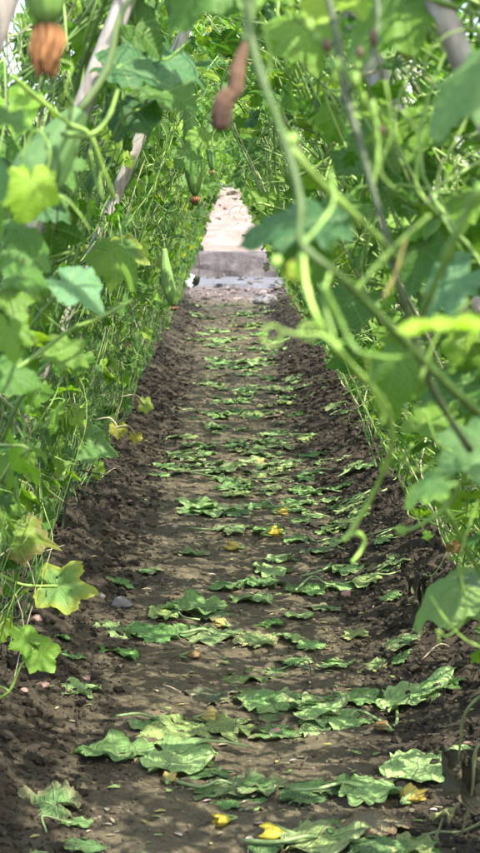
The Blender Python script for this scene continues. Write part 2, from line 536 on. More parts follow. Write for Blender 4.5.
tag(cl.build('soil_clods', M_CLOD, smooth=False), kind='stuff')

# ------------------------------------------------------------------ leaves
def leaf_outline(th, deep=0.62, teeth=0.05, seed=0, nteeth=26):
    """radius of a five-lobed gourd leaf; th = 0 at the tip, pi at the stalk"""
    rs = np.random.default_rng(seed)
    ks = np.radians([0, 30, 61, 92, 122, 152, 173, 180])
    j = rs.normal(0, 0.04, 8)
    def side(jj):
        return np.array([1.0, deep + jj[1], 0.86 + jj[2], deep * 0.96 + jj[3], 0.72 + jj[4], 0.60 + jj[5], 0.40, 0.06])
    a = np.abs(th)
    sl, sr = side(j), side(rs.normal(0, 0.05, 8))
    rl = np.interp(a, ks, sl); rr_ = np.interp(a, ks, sr)
    r = np.where(th < 0, rl, rr_)
    wv = th * nteeth / (2 * PI) + 0.9 * np.sin(th * 3 + seed) + 0.5 * np.sin(th * 7 + 2.3 * seed)
    saw = np.abs((wv % 1) - 0.5) * 2
    r = r * (1 + teeth * (0.55 + 0.65 * np.sin(th * 5 + seed * 1.7)) * (saw - 0.5) * 2 + 0.035 * np.sin(th * 8 + 3.1 * seed)) + 0.02 * np.sin(th * 13 + seed)
    return np.where(a > R(178), 0.06, r)


def leaf_shape(seed, nth=40, nr=5, deep=0.62, teeth=0.05, droop=0.25, fold=0.15, ruffle=0.06, crumple=0.0, shrink=0.0):
    rs = np.random.default_rng(seed + 1000)
    th = np.linspace(-PI, PI, nth, endpoint=False) + PI / nth * 0
    ro = leaf_outline(th, deep, teeth, seed, nteeth=nth / 2 if nth < 44 else 26)
    rad = np.linspace(0, 1, nr + 1)[1:] ** 0.85
    RR = rad[:, None] * ro[None, :]
    TH = np.tile(th, (nr, 1))
    x = RR * np.sin(TH); y = RR * np.cos(TH)
    x = np.concatenate([[0], x.ravel()]); y = np.concatenate([[0], y.ravel()])
    rel = np.concatenate([[0], np.repeat(rad, nth)])
    r2 = x * x + y * y
    thf = np.arctan2(x, y)
    bend = rs.uniform(0.6, 1.4); ph = rs.uniform(0, 6, 4)
    z = -droop * bend * r2 * (0.7 + 0.3 * np.cos(thf - ph[0] * 0.2))
    z = z + fold * np.abs(x) * (0.6 + 0.8 * rs.random())
    z = z + ruffle * rel ** 2 * (np.sin(thf * 5 + ph[1]) + 0.7 * np.sin(thf * 9 + ph[2]))
    # blade puckers up between veins
    z = z + 0.035 * np.abs(np.sin(thf * 2.95)) * np.sqrt(r2)
    if crumple:
        k = rs.normal(size=(6, 2)) * np.array([3.2, 3.2]); p2 = rs.uniform(0, 6, 6)
        f = sum(np.sin(k[q, 0] * x + k[q, 1] * y + p2[q]) for q in range(6)) / 3
        f2 = sum(np.sin(2.7 * (k[q, 1] * x - k[q, 0] * y) + p2[5 - q]) for q in range(6)) / 3
        f3 = np.sin(thf * 17 + 4 * np.sin(rel * 5) + ph[3]) * rel
        z = z + crumple * (f * 0.75 + f2 * 0.35) * (0.35 + rel) + 0.028 * f3
        x2 = x * (1 - shrink * (0.5 + 0.5 * f2) * rel) + crumple * 0.5 * f2 * rel
        y2 = y * (1 - 0.6 * shrink * (0.5 + 0.5 * f) * rel) + crumple * 0.5 * f * rel
        x_, y_ = x2, y2
    else:
        x_, y_ = x, y
    V = np.stack([x_, y_, z], 1)
    uv = np.stack([0.5 + x * 0.5, 0.5 + y * 0.5], 1)
    T = [[0, 1 + (j + 1) % nth, 1 + j] for j in range(nth)]
    Q = []
    for a in range(nr - 1):
        for j in range(nth):
            b0 = 1 + a * nth; b1 = b0 + nth; jn = (j + 1) % nth
            Q.append([b0 + j, b0 + jn, b1 + jn, b1 + j])
    # faces point up
    T = np.array(T)[:, ::-1]; Q = np.array(Q)[:, ::-1]
    return dict(V=V, Q=Q, T=T, uv=uv, rel=rel, n=len(V))


LIVE_HI = [leaf_shape(s, 60, 5, random.uniform(0.64, 0.82), 0.07, 0.35, 0.2, 0.06) for s in range(8)]
LIVE_MID = [leaf_shape(s, 30, 3, random.uniform(0.62, 0.82), 0.07, 0.35, 0.2, 0.06) for s in range(10)]
LIVE_LO = [leaf_shape(s, 16, 2, random.uniform(0.55, 0.74), 0.0, 0.3, 0.2, 0.05) for s in range(8)]


def frame(n, tip):
    n = np.asarray(n, float); n /= np.linalg.norm(n) + 1e-9
    t = np.asarray(tip, float); t = t - n * np.dot(t, n); t /= np.linalg.norm(t) + 1e-9
    b = np.cross(t, n)
    return np.stack([b, t, n], 1)          # columns: local x, y, z


GREEN_SETS = [(0.056, 0.140, 0.016), (0.078, 0.180, 0.017), (0.115, 0.225, 0.020), (0.036, 0.100, 0.018), (0.155, 0.255, 0.024), (0.056, 0.142, 0.026)]


def leaf_col(rs, yellow=0.04, brown=0.02):
    u = rs.random()
    if u < brown: return np.array([0.17, 0.10, 0.05]) * rs.uniform(0.6, 1.3)
    if u < brown + yellow: return np.array([0.42, 0.40, 0.06]) * rs.uniform(0.7, 1.1)
    return np.array(GREEN_SETS[rs.integers(len(GREEN_SETS))]) * rs.uniform(0.8, 1.3)


def put_leaf(mb, shape, pos, n, tip, size, col, edge=None):
    F = frame(n, tip)
    V = shape['V'] * size @ F.T + np.asarray(pos, float)
    c = np.tile(np.asarray(col, float), (len(V), 1))
    if edge is not None:
        w = np.clip((shape['rel'] - 0.6) / 0.42, 0, 1)[:, None]
        c = c * (1 - w) + np.asarray(edge) * w
    mb.add(V, shape['Q'], shape['T'], c, shape['uv'])


def tendril_path(p, d, length, rs, curl=1.0, n=26):
    """a thread that wanders and then winds into a coil"""
    p = np.array(p, float); d = np.array(d, float); d /= np.linalg.norm(d)
    ax = rs.normal(size=3); ax -= d * np.dot(ax, d); ax /= np.linalg.norm(ax)
    out = [p.copy()]
    st = length / n
    turn = rs.uniform(-0.05, 0.05)
    for i in range(n):
        t = i / n
        k = turn + curl * max(0, t - 0.45) ** 1.3 * 1.9
        d = d * math.cos(k) + np.cross(ax, d) * math.sin(k)
        d = d + ax * 0.06 * max(0, t - 0.45) + rs.normal(0, 0.03, 3); d /= np.linalg.norm(d)
        p = p + d * st; out.append(p.copy())
    return np.array(out)


STEMC = np.array([0.11, 0.205, 0.04])
PALE = np.array([0.23, 0.335, 0.09])
STRAW = np.array([0.36, 0.33, 0.20])


def inner_x(z):
    """a vine's inner face at height z, from the foot line at x = 0 leaning towards +x"""
    return 0.02 + 0.385 * z


def make_vine(seed, lod, row=1.0):
    """one gourd vine on the slanting trellis; foot at the origin, leaning towards +x"""
    rs = np.random.default_rng(seed)
    fol, tan = MB(), MB()
    stems = []
    shapes = {2: LIVE_HI, 1: LIVE_MID, 0: LIVE_LO}[lod]
    k = {2: 6, 1: 5, 0: 4}[lod]
    # main stems
    paths = []
    for q in range(3):
        y0 = rs.uniform(-0.2, 0.2); pts = []
        ny_ = y0
        for z in np.linspace(0.0, 1.75, 8):
            pts.append((inner_x(z) - 0.10 + rs.normal(0, 0.035) - (0.06 if z < 0.1 else 0), ny_, z))
            ny_ += rs.normal(0, 0.10)
        P = spline(pts, 36 if lod else 18)
        paths.append(P)
        m = MB(); tube(m, P, np.linspace(0.0065, 0.003, len(P)), np.array([0.10, 0.135, 0.055]) * rs.uniform(0.7, 1.3), k)
        stems.append(m)
    # slim side shoots and leaf stalks, mostly steep
    ns = {2: 330, 1: 290, 0: 150}[lod]
    for q in range(ns):
        z = rs.uniform(0.02, 1.5) ** 1.0
        p = np.array([inner_x(z) - rs.uniform(-0.05, 0.24), rs.uniform(-0.62, 0.62) * row, z])
        L = rs.uniform(0.18, 0.55)
        d = np.array([0.39 + rs.normal(0, 0.35), rs.normal(0, 0.42), rs.choice([1, 1, -0.8])]); d /= np.linalg.norm(d)
        pts = [p]; dd = d.copy()
        for s in range(5):
            dd = dd + rs.normal(0, 0.22, 3) + np.array([0, 0, -0.05]); dd /= np.linalg.norm(dd)
            pp = pts[-1] + dd * L / 5
            pp[0] = min(pp[0], inner_x(pp[2]) + 0.07); pp[2] = max(pp[2], 0.03)
            pts.append(pp)
        c = (STEMC if rs.random() < 0.55 else PALE if rs.random() < 0.75 else STRAW) * rs.uniform(0.7, 1.25)
        tube(tan, spline(pts, 12 if lod else 7), np.linspace(1, 0.6, 12 if lod else 7) * rs.uniform(0.0011, 0.0026), c, 5 if lod == 2 else 4 if lod else 3)
    nt_ = {2: 110, 1: 70, 0: 24}[lod]
    for q in range(nt_):
        z = rs.uniform(0.3, 1.6)
        p = np.array([inner_x(z) + rs.uniform(-0.14, 0.02), rs.uniform(-0.6, 0.6) * row, z])
        d = np.array([rs.normal(0.2, 0.5), rs.normal(0, 0.6), rs.normal(-0.1, 0.7)])
        P = tendril_path(p, d, rs.uniform(0.10, 0.30), rs, rs.uniform(0.5, 1.5), 22 if lod else 12)
        tube(tan, P, np.linspace(0.0013, 0.0007, len(P)), PALE * rs.uniform(0.8, 1.3), 4 if lod else 3)
    # leaves
    nl = {2: 700, 1: 700, 0: 600}[lod]
    for q in range(nl):
        z = 0.05 + 1.75 * rs.beta(1.3, 1.25)
        depth = rs.uniform(-0.08, 0.26)
        x = inner_x(z) - depth
        y = rs.uniform(-0.62, 0.62) * row
        small = rs.random() < 0.78
        size = rs.uniform(0.014, 0.036) if small else rs.uniform(0.040, 0.068)
        if z < 0.35: size *= 0.8
        n = np.array([rs.normal(0.15, 0.55), rs.normal(-0.12, 0.5), rs.uniform(0.15, 1.0)])
        tip = np.array([rs.normal(0.25, 0.6), rs.normal(0, 0.8), -0.6])
        low = z < 0.4
        col = leaf_col(rs, 0.02 if low else 0.003, 0.12 if low else 0.003)
        sh = shapes[rs.integers(len(shapes))]
        edge = np.array([0.40, 0.38, 0.07]) if rs.random() < 0.008 else None
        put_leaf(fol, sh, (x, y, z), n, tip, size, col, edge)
        if lod and not small:
            F = frame(n, tip)
            p0 = np.array([x, y, z]); p2 = np.array([inner_x(z - 0.08) - 0.1 + rs.normal(0, 0.04), y + rs.normal(0, 0.08), max(0.03, z - rs.uniform(-0.02, 0.16))])
            p1 = p0 - F[:, 1] * size * 0.6 + np.array([0, 0, 0.01])
            tube(tan, spline([p2, p1, p0], 7), np.linspace(0.0026, 0.0019, 7), (STEMC if rs.random() < 0.5 else PALE) * rs.uniform(0.8, 1.2), 4)
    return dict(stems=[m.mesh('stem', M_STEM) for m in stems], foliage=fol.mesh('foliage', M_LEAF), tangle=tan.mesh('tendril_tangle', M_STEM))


PROTO = {2: [make_vine(100 + s, 2) for s in range(4)], 1: [make_vine(200 + s, 1) for s in range(4)], 0: [make_vine(300 + s, 0) for s in range(4)]}


def place_vine(proto, loc, rz, label, group, lean=0.0, sc=(1, 1, 1)):
    t = empty('gourd_vine', loc, label, 'vine', group)
    t.rotation_euler = (0, lean, rz)
    t.scale = sc
    for nm, me in [('stem', s) for s in proto['stems']] + [('foliage', proto['foliage']), ('tendril_tangle', proto['tangle'])]:
        c = bpy.data.objects.new(nm, me); COL.objects.link(c); c.parent = t
    return t


rs = np.random.default_rng(77)
for side in (-1, 1):
    y = 2.85 if side < 0 else 1.5
    q = 0
    while y < 19.7:
        lod = 2 if y < 6.2 else 1 if y < 12 else 0
        proto = PROTO[lod][(q * 3 + (side > 0) * 2 + int(rs.integers(0, 2))) % 4]
        fx = (-0.63 if side < 0 else 0.80) + rs.normal(0, 0.02)
        if y < 2.2: fx += side * 0.06
        rz = (0 if side < 0 else PI) + rs.normal(0, 0.05)
        nm = 'left' if side < 0 else 'right'
        if y < 6.2: lab = f'tangled leafy gourd vine close by in the row along the {nm} edge of the path'
        elif y < 12: lab = f'leafy gourd vine halfway down the row along the {nm} edge of the path'
        else: lab = f'leafy gourd vine near the bright far end of the row on the {nm}'
        s = rs.uniform(0.94, 1.06)
        place_vine(proto, (fx, y, gz(fx, y) - 0.03), rz, lab, f'gourd vines trained up the {nm} side of the tunnel', 0, ((0.76 if y < 13.5 else 0.88) if side < 0 else (1.2 if y < 13.5 else 1.22), s, s))
        y += rs.uniform(0.72, 0.92); q += 1

# a leafy mass sagging from the ridge over the far mouth
rs = np.random.default_rng(321)
t = empty('ridge_vine', (0.0, 17.6, 1.43), 'leafy vine sagging from the ridge above the bright tunnel mouth', 'vine')
m = MB(); tube(m, spline([(-0.35, -0.5, 0.22), (-0.1, 0, 0.1), (0.12, 0.4, 0.12), (0.35, 0.9, 0.25)], 14), 0.005, STEMC, 6); m.build('stem', M_STEM, t)
m = MB()
for q in range(420):
    p = rs.normal(0, 1, 3) * np.array([0.22, 0.55, 0.085]); p[2] += 0.04 + 0.9 * abs(p[0] - 0.02) ** 1.3
    put_leaf(m, LIVE_LO[rs.integers(8)], p, rs.normal(0, 0.5, 3) + np.array([0, -0.1, 0.8]), (rs.normal(), rs.normal(), -0.8), rs.uniform(0.02, 0.055), leaf_col(rs, 0.01, 0))
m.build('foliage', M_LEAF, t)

# ------------------------------------------------------------------ support poles
def pole(p0, p1, r0, r1, label, group, seed=0):
    rs = np.random.default_rng(seed)
    p0 = np.array(p0, float); p1 = np.array(p1, float)
    n = 24
    t = np.linspace(0, 1, n)[:, None]
    P = (p1 - p0) * t
    P += np.stack([fbm(t[:, 0] * 2, 0 * t[:, 0] + seed, 9, 2) * 0.02, fbm(t[:, 0] * 2, 0 * t[:, 0] + seed + 5, 19, 2) * 0.02, 0 * t[:, 0]], 1)
    rad = np.linspace(r0, r1, n) * (1 + 0.06 * np.sin(np.arange(n) * 2.1 + seed))
    m = MB(); tube(m, P, rad, (0.5, 0.45, 0.4), 12)
    o = m.build('support_pole', M_POLE, loc=tuple(p0))
    tag(o, label, 'pole', group)
    return o


def lean_pole(side, d, r, label, group, seed, zt=1.92):
    def X(z):
        if d < 3.9: return side * (0.80 - 0.44 * z)
        return -(0.76 - 0.29 * z) if side < 0 else 0.93 - 0.46 * z
    return pole((X(0) * 1, d, -0.05), (X(zt), d + 0.03, zt), r, r * 0.8, label, group, seed)


GP = 'slanting poles of the tunnel trellis'
lean_pole(-1, 1.42, 0.019, 'thick pale pole, out of focus, behind the hanging gourd in the top left corner', GP, 1)
lean_pole(-1, 2.36, 0.0165, 'whitish weathered pole slanting behind the leaves right of the dried orange flower', GP, 2)
lean_pole(-1, 3.84, 0.016, 'pale pole half hidden in the left row below the whitish weathered pole', GP, 3)
lean_pole(1, 1.55, 0.0135, 'blurred brownish pole slanting into the top right corner', GP, 4)
lean_pole(1, 2.2, 0.016, 'pale pole glimpsed under the big blurred leaf at the upper right', GP, 5)
for q, d in enumerate(np.arange(5.2, 19.6, 1.35)):
    for s in (-1, 1):
        lean_pole(s, d + (0 if s < 0 else -0.35), 0.015, f'weathered pole buried in the foliage further down the {"left" if s < 0 else "right"} row', GP, 20 + q * 2 + (s > 0))

# ------------------------------------------------------------------ fallen leaves
FALL = []
for s in range(14):
    rr = np.random.default_rng(900 + s)
    sh = leaf_shape(40 + s, 84, 10, rr.uniform(0.70, 0.88), 0.085, rr.uniform(-0.10, 0.10), rr.uniform(-0.22, 0.25), rr.uniform(0.04, 0.09), rr.uniform(0.10, 0.20), rr.uniform(0.25, 0.7))
    FALL.append(sh)
WILT = [(0.155, 0.285, 0.080), (0.20, 0.335, 0.105), (0.112, 0.228, 0.062), (0.225, 0.34, 0.115), (0.092, 0.175, 0.055), (0.20, 0.27, 0.08)]
YEL = (0.24, 0.31, 0.095)


def fallen_mesh(shape, col, edge, size, stalk, seed):
    """a limp leaf lying flat; lowest points touch the soil"""
    rs = np.random.default_rng(seed)
    V = shape['V'].copy()
    V[:, 2] = np.maximum(V[:, 2] - np.percentile(V[:, 2], 12), -0.008) * 0.55
    V = V * size
    c = np.tile(np.asarray(col, float), (len(V), 1))
    # limp patches: paler bands and scorched rims
    f = fbm(V[:, 0] * 14 + seed, V[:, 1] * 14, seed, 3)[:, None]
    c = c * (1 + 0.55 * f)
    if edge is not None:
        w = np.clip((shape['rel'] - 0.55) / 0.45 + 0.8 * f[:, 0], 0, 1)[:, None]
        c = c * (1 - w) + np.asarray(edge) * w
    m = MB(); m.add(V, shape['Q'], shape['T'], np.clip(c, 0.01, 0.8), shape['uv'])
    me = m.mesh('fallen_leaf', M_FALLEN)
    sm = None
    if stalk:
        s = MB()
        P = spline([(0, 0, V[0, 2] + 0.004), (rs.normal(0, 0.01), -0.25 * size, V[0, 2] + 0.012), (rs.normal(0, 0.03), -0.7 * size, 0.012), (rs.normal(0, 0.06), -1.15 * size, 0.006)], 16)
        tube(s, P, np.linspace(0.0032, 0.0042, 16), np.array([0.24, 0.33, 0.13]), 7)
        sm = s.mesh('leaf_stalk', M_STEM)
    return me, sm


FMESH = []
for s in range(18):
    rr = np.random.default_rng(1500 + s)
    edge = [None, None, (0.24, 0.30, 0.12), None, (0.17, 0.16, 0.08)][s % 5]
    FMESH.append(fallen_mesh(FALL[s % 14], np.array(WILT[s % 6]) * rr.uniform(0.85, 1.15), edge, 0.115, s % 4 == 1, s))
FM_YEL = [fallen_mesh(FALL[3], YEL, (0.30, 0.32, 0.12), 0.115, False, 61), fallen_mesh(FALL[8], (0.20, 0.29, 0.095), (0.27, 0.27, 0.11), 0.115, False, 62)]
FM_DRY = [fallen_mesh(FALL[5], (0.085, 0.115, 0.06), (0.12, 0.10, 0.06), 0.115, False, 71), fallen_mesh(FALL[9], (0.19, 0.15, 0.09), (0.16, 0.10, 0.05), 0.115, False, 72)]
FM_BRIGHT = [fallen_mesh(FALL[1], (0.13, 0.27, 0.058), None, 0.115, False, 81), fallen_mesh(FALL[6], (0.09, 0.20, 0.05), None, 0.115, False, 82)]

nleaf = [0]


def drop(mesh_pair, pos, rz, scale, label, group=None, tilt=(0, 0), flat=1.0):
    me, sm = mesh_pair
    o = bpy.data.objects.new('fallen_leaf', me); COL.objects.link(o)
    e = 0.06
    nx_ = -(gz(pos[0] + e, pos[1]) - gz(pos[0] - e, pos[1])) / (2 * e)
    ny_ = -(gz(pos[0], pos[1] + e) - gz(pos[0], pos[1] - e)) / (2 * e)
    nrm = Vector((nx_ * 0.8 + tilt[0], ny_ * 0.8 + tilt[1], 1)).normalized()
    q = Vector((0, 0, 1)).rotation_difference(nrm) @ Matrix.Rotation(rz, 3, 'Z').to_quaternion()
    o.rotation_mode = 'QUATERNION'; o.rotation_quaternion = q
    o.scale = (scale, scale, scale * flat)
    o.location = (pos[0], pos[1], pos[2] + 0.006)
    tag(o, label, 'leaf', group)
    if sm is not None:
        c = bpy.data.objects.new('leaf_stalk', sm); COL.objects.link(c); c.parent = o
    nleaf[0] += 1
    return o


GL = 'limp gourd leaves fallen on the path'
# (photo x, y, width in photo pixels, turn in degrees, kind, label)
NEAR = [
    (118, 752, 82, 70, 0, 'broad crumpled green leaf, left half of the big heap in front of the bare soil'),
    (172, 762, 74, -60, 3, 'pale torn green leaf in the middle of the big heap at the lower left'),
    (196, 746, 60, 85, 1, 'narrow ruffled leaf along the back of the big heap at the lower left'),
    (232, 783, 66, -75, 9, 'curled pale leaf at the right end of the big heap, beside two yellow petals'),
    (166, 724, 62, -100, 5, 'folded green leaf on its stalk just behind the big lower left heap'),
    (236, 724, 62, 110, 11, 'wide pale green leaf to the right of the small yellow flower in mid path'),
    (216, 695, 50, 80, 'd0', 'dark shrivelled leaf lying alone on bare soil above the wide pale leaf'),
    (84, 691, 46, 60, 15, 'crumpled light green leaf on the left, below the pink brick chips'),
    (117, 650, 40, -30, 'b0', 'bright fresh green leaf lying on the left edge of the trodden soil'),
    (75, 655, 26, 20, 'b1', 'small upright fresh green leaf left of the bright fresh one'),
    (142, 631, 58, -80, 'b1', 'long dark green leaf beside the grey stone on the left'),
    (72, 822, 40, -60, 13, 'narrow leaf lying flat beside the propped up leaf at the lower left'),
    (76, 846, 52, -70, 10, 'half hidden green leaf at the bottom edge on the left'),
    (268, 702, 66, 60, 2, 'crumpled green leaf on the left of the three leaf band across mid path'),
    (310, 707, 64, -80, 7, 'ruffled leaf in the middle of the three leaf band across mid path'),
    (345, 697, 58, -70, 6, 'pointed ruffled leaf on the right end of the three leaf band across mid path'),
    (350, 718, 64, 100, 13, 'toothed leaf with a yellow patch, stalk pointing left over dark soil'),
    (412, 694, 84, -65, 3, 'long pale leaf rising to the right over dark clods beside the toothed leaf'),
    (378, 661, 50, 80, 'y1', 'yellowish leaf with a reddish rim on the right side of the path'),
    (400, 640, 44, -80, 4, 'green leaf just behind the yellowish leaf on the right'),
    (262, 787, 66, 80, 14, 'dark green leaf by itself on the trodden soil at lower centre'),
    (300, 797, 56, -60, 16, 'curled leaf under the long stalk at lower centre'),
    (357, 789, 74, -95, 1, 'broad green leaf with a thick stalk pointing down left at lower right'),
    (420, 768, 92, -70, 3, 'large pale leaf with a yellowed middle, against the dark clods at lower right'),
    (382, 823, 68, 40, 'd1', 'bleached brownish leaf under the bright yellow flower at lower right'),
    (318, 838, 84, -80, 17, 'large toothed leaf at the bottom edge beside the yellow bud'),
    (372, 852, 74, -50, 10, 'leaf with a raised stalk cut off by the bottom edge at right'),
    (413, 846, 50, 20, 'y0', 'yellowing withered leaf by the dead stalks in the lower right corner'),
    (60, 634, 24, 0, 'b0', 'small green leaf between the seedling and the dark green leaf'),
    (200, 612, 66, 80, 0, 'broad green leaf with torn rim left of the pale flower, behind the bare patch'),
    (214, 633, 66, -95, 9, 'flat green leaf below the pale flower in mid path'),
    (172, 611, 40, 60, 5, 'small crumpled leaf at the left end of the row by the pale flower'),
    (245, 672, 60, -90, 11, 'flat green leaf with a rolled rim to the left of the thin twig'),
    (330, 662, 40, -100, 7, 'dull leaf beside the yellowish leaf on the right'),
    (298, 660, 40, 70, 2, 'small dull leaf in the middle of the path by the yellowish leaf'),
    (258, 640, 44, 40, 'y1', 'long yellow green leaf in mid path above the rolled rim leaf'),
    (272, 622, 26, 10, 'b0', 'bright little leaf in mid path right of the pale flower'),
    (297, 613, 30, -60, 3, 'pale narrow leaf right of the bright little leaf'),
    (300, 587, 44, -70, 6, 'green leaf folded like a tent on the right half of the path'),
    (335, 584, 44, -95, 13, 'long green leaf to the right of the tent shaped leaf'),
    (342, 567, 48, -85, 1, 'leaf with a long pale stalk pointing left under the hanging tendril'),
    (386, 563, 56, -70, 12, 'broad leaf against dark clods on the right under the hanging tendril'),
    (356, 632, 30, 30, 'y0', 'small yellowing leaf at the right below the pink chip'),
    (268, 581, 48, 80, 8, 'crumpled dark leaf in mid path left of the tent shaped leaf'),
    (266, 567, 46, -90, 15, 'wrinkled leaf stacked behind the crumpled dark leaf in mid path'),
    (150, 569, 34, 60, 4, 'lone dusty leaf on bare soil at the left'),
    (118, 582, 26, -40, 'b1', 'lone small green leaf near the yellow edged vine leaf'),
    (194, 551, 40, 80, 14, 'pale dusty leaf crossing bare soil at left of centre'),
    (212, 508, 62, 70, 3, 'broad pale leaf of the big heap halfway down the path'),
    (196, 504, 46, -80, 0, 'green leaf with its stalk to the left in the heap halfway down'),
    (232, 527, 40, -60, 9, 'green leaf just in front of the heap halfway down'),
    (238, 510, 36, 40, 16, 'leaf at the right end of the heap halfway down the path'),
]


def pick(k):
    if isinstance(k, str):
        return {'d': FM_DRY, 'y': FM_YEL, 'b': FM_BRIGHT}[k[0]][int(k[1])]
    return FMESH[k]


occupied = []
for (px, py, w, turn, k, lab) in NEAR:
    p = ground_pt(px, py + 5); w *= 1.12
    size = w * p.y / FPX                      # real width in metres
    drop(pick(k), p, R(turn), size / 0.165, lab, GL, flat=1.0)
    occupied.append((p.x, p.y))
    if w >= 54:                                # a second limp leaf tucked half under the first
        rr = np.random.default_rng(int(px * 7 + py))
        qx, qy = p.x + rr.choice([-1, 1]) * rr.uniform(0.05, 0.09), p.y + rr.uniform(-0.05, 0.09)
        drop(FMESH[rr.integers(18)], (qx, qy, gz(qx, qy) - 0.004), rr.uniform(0, 6.28), size / 0.165 * rr.uniform(0.6, 0.85), 'smaller limp leaf tucked half under a broad leaf on the near part of the path', 'leaves tucked under broader ones', flat=0.8)
rs = np.random.default_rng(31)
made = 0
while made < 235:
    py = 303 + 235 * rs.random() ** 1.05
    d = EYE * FPX / (py - 200)
    cx = 0.06 if py < 480 else 0.12
    x = rs.normal(cx, 0.24)
    if x < -0.42 or x > 0.66: continue
    if py > 480 and x < -0.05: continue
    if any(abs(x - a) < 0.09 and abs(d - b) < 0.14 for a, b in occupied[:52]): continue
    u = rs.random()
    m = FMESH[rs.integers(18)] if u < 0.86 else FM_DRY[rs.integers(2)] if u < 0.90 else FM_BRIGHT[rs.integers(2)] if u < 0.95 else FM_YEL[rs.integers(2)]
    z = gz(x, d)
    lab = 'limp green leaf among the litter on the middle stretch of the path' if py > 380 else 'small wilted leaf in the dense litter towards the far end of the path'
    drop(m, (x, d, z), rs.uniform(0, 6.28), rs.uniform(0.45, 0.98) * (1 if py > 380 else 1.35), lab, 'leaf litter down the middle of the path', flat=1.0)
    made += 1
# a few between the named ones in the near part, on the right half
for (px, py) in [(335, 545), (317, 552), (342, 527), (382, 543), (300, 540), (285, 560), (325, 610), (250, 602), (390, 600), (372, 580), (232, 590), (285, 640), (312, 648), (350, 520), (300, 522)]:
    p = ground_pt(px, py)
    drop(FMESH[rs.integers(18)], p, rs.uniform(0, 6.28), rs.uniform(0.5, 0.9), 'limp green leaf among the litter on the middle stretch of the path', 'leaf litter down the middle of the path')

# the cupped leaf standing half up at the lower left, its stalk lying to the right
p = ground_pt(56, 812)
drop(FMESH[4], p, R(70), 0.80, 'dark green leaf propped up like a cup at the lower left', GL, tilt=(-0.25, -0.45), flat=2.6)
# bits of leaf, straw and petal trodden into the soil
lt = MB(); rs = np.random.default_rng(404)
for q in range(1500):
    d = 2.9 * (19.5 / 2.9) ** rs.random(); x = rs.normal(0.08, 0.30)
    if abs(x) > 0.8: continue
    a = rs.uniform(0, 6.28); l = rs.uniform(0.003, 0.012) * (1 + 0.06 * d); w_ = l * rs.uniform(0.15, 0.7)
    ca, sa = math.cos(a), math.sin(a)
    z = gz(x, d) + 0.004
    pts = np.array([(-l, -w_ * 0.4, 0), (-0.2 * l, -w_, 0.3 * w_), (l, -0.2 * w_, 0.1 * l), (0.8 * l, 0.5 * w_, 0.15 * l), (0, w_, 0.4 * w_), (-0.8 * l, 0.5 * w_, 0)])
    W = np.stack([pts[:, 0] * ca - pts[:, 1] * sa + x, pts[:, 0] * sa + pts[:, 1] * ca + d, pts[:, 2] + z], 1)
    c = [(0.32, 0.27, 0.17), (0.16, 0.23, 0.07), (0.10, 0.065, 0.035), (0.40, 0.36, 0.12), (0.42, 0.33, 0.27)][rs.choice(5, p=[0.28, 0.36, 0.18, 0.08, 0.10])]
    lt.add(W, [[0, 1, 4, 5], [1, 2, 3, 4]], None, np.array(c) * rs.uniform(0.6, 1.2))
tag(lt.build('plant_litter', M_DRY), kind='stuff')

# ------------------------------------------------------------------ fallen flowers, stones, chips, straws
def flower_mesh(seed, col, closed=0.6):
    rs = np.random.default_rng(seed)
    m = MB()
    nth, nr = 30, 7
    V = []; C = []
    for a in range(nr):
        t = a / (nr - 1)
        for j in range(nth):
            th = j / nth * 2 * PI
            r = (0.10 + 0.55 * math.sin(t * PI * (0.5 + 0.35 * closed))) * (1 + 0.24 * math.sin(5 * th + seed) * t + 0.16 * math.sin(11 * th + 2 * seed + 3 * t) * t + 0.07 * math.sin(17 * th + 5 * t))
            wob = 0.10 * t * math.sin(3 * th + seed * 1.7)
            V.append((r * math.cos(th) + wob, r * math.sin(th) * 0.62 + 0.05 * t * math.cos(7 * th), t * 1.15 + 0.16 * t * math.sin(5 * th + 1)))
            w_ = max(0.0, t - 0.72) * 2.2 * (0.5 + 0.5 * math.sin(7 * th + seed)); C.append(np.array(col) * (0.7 + 0.4 * t) * (1 - w_) + np.array([0.24, 0.13, 0.04]) * w_)
    Q = [[a * nth + j, a * nth + (j + 1) % nth, (a + 1) * nth + (j + 1) % nth, (a + 1) * nth + j] for a in range(nr - 1) for j in range(nth)]
    V = np.array(V)[:, [2, 0, 1]]             # lying on its side
    V[:, 2] += 0.30
    m.add(V * 0.024, Q, None, np.array(C))
    return m.mesh('petals', M_FLOWER)


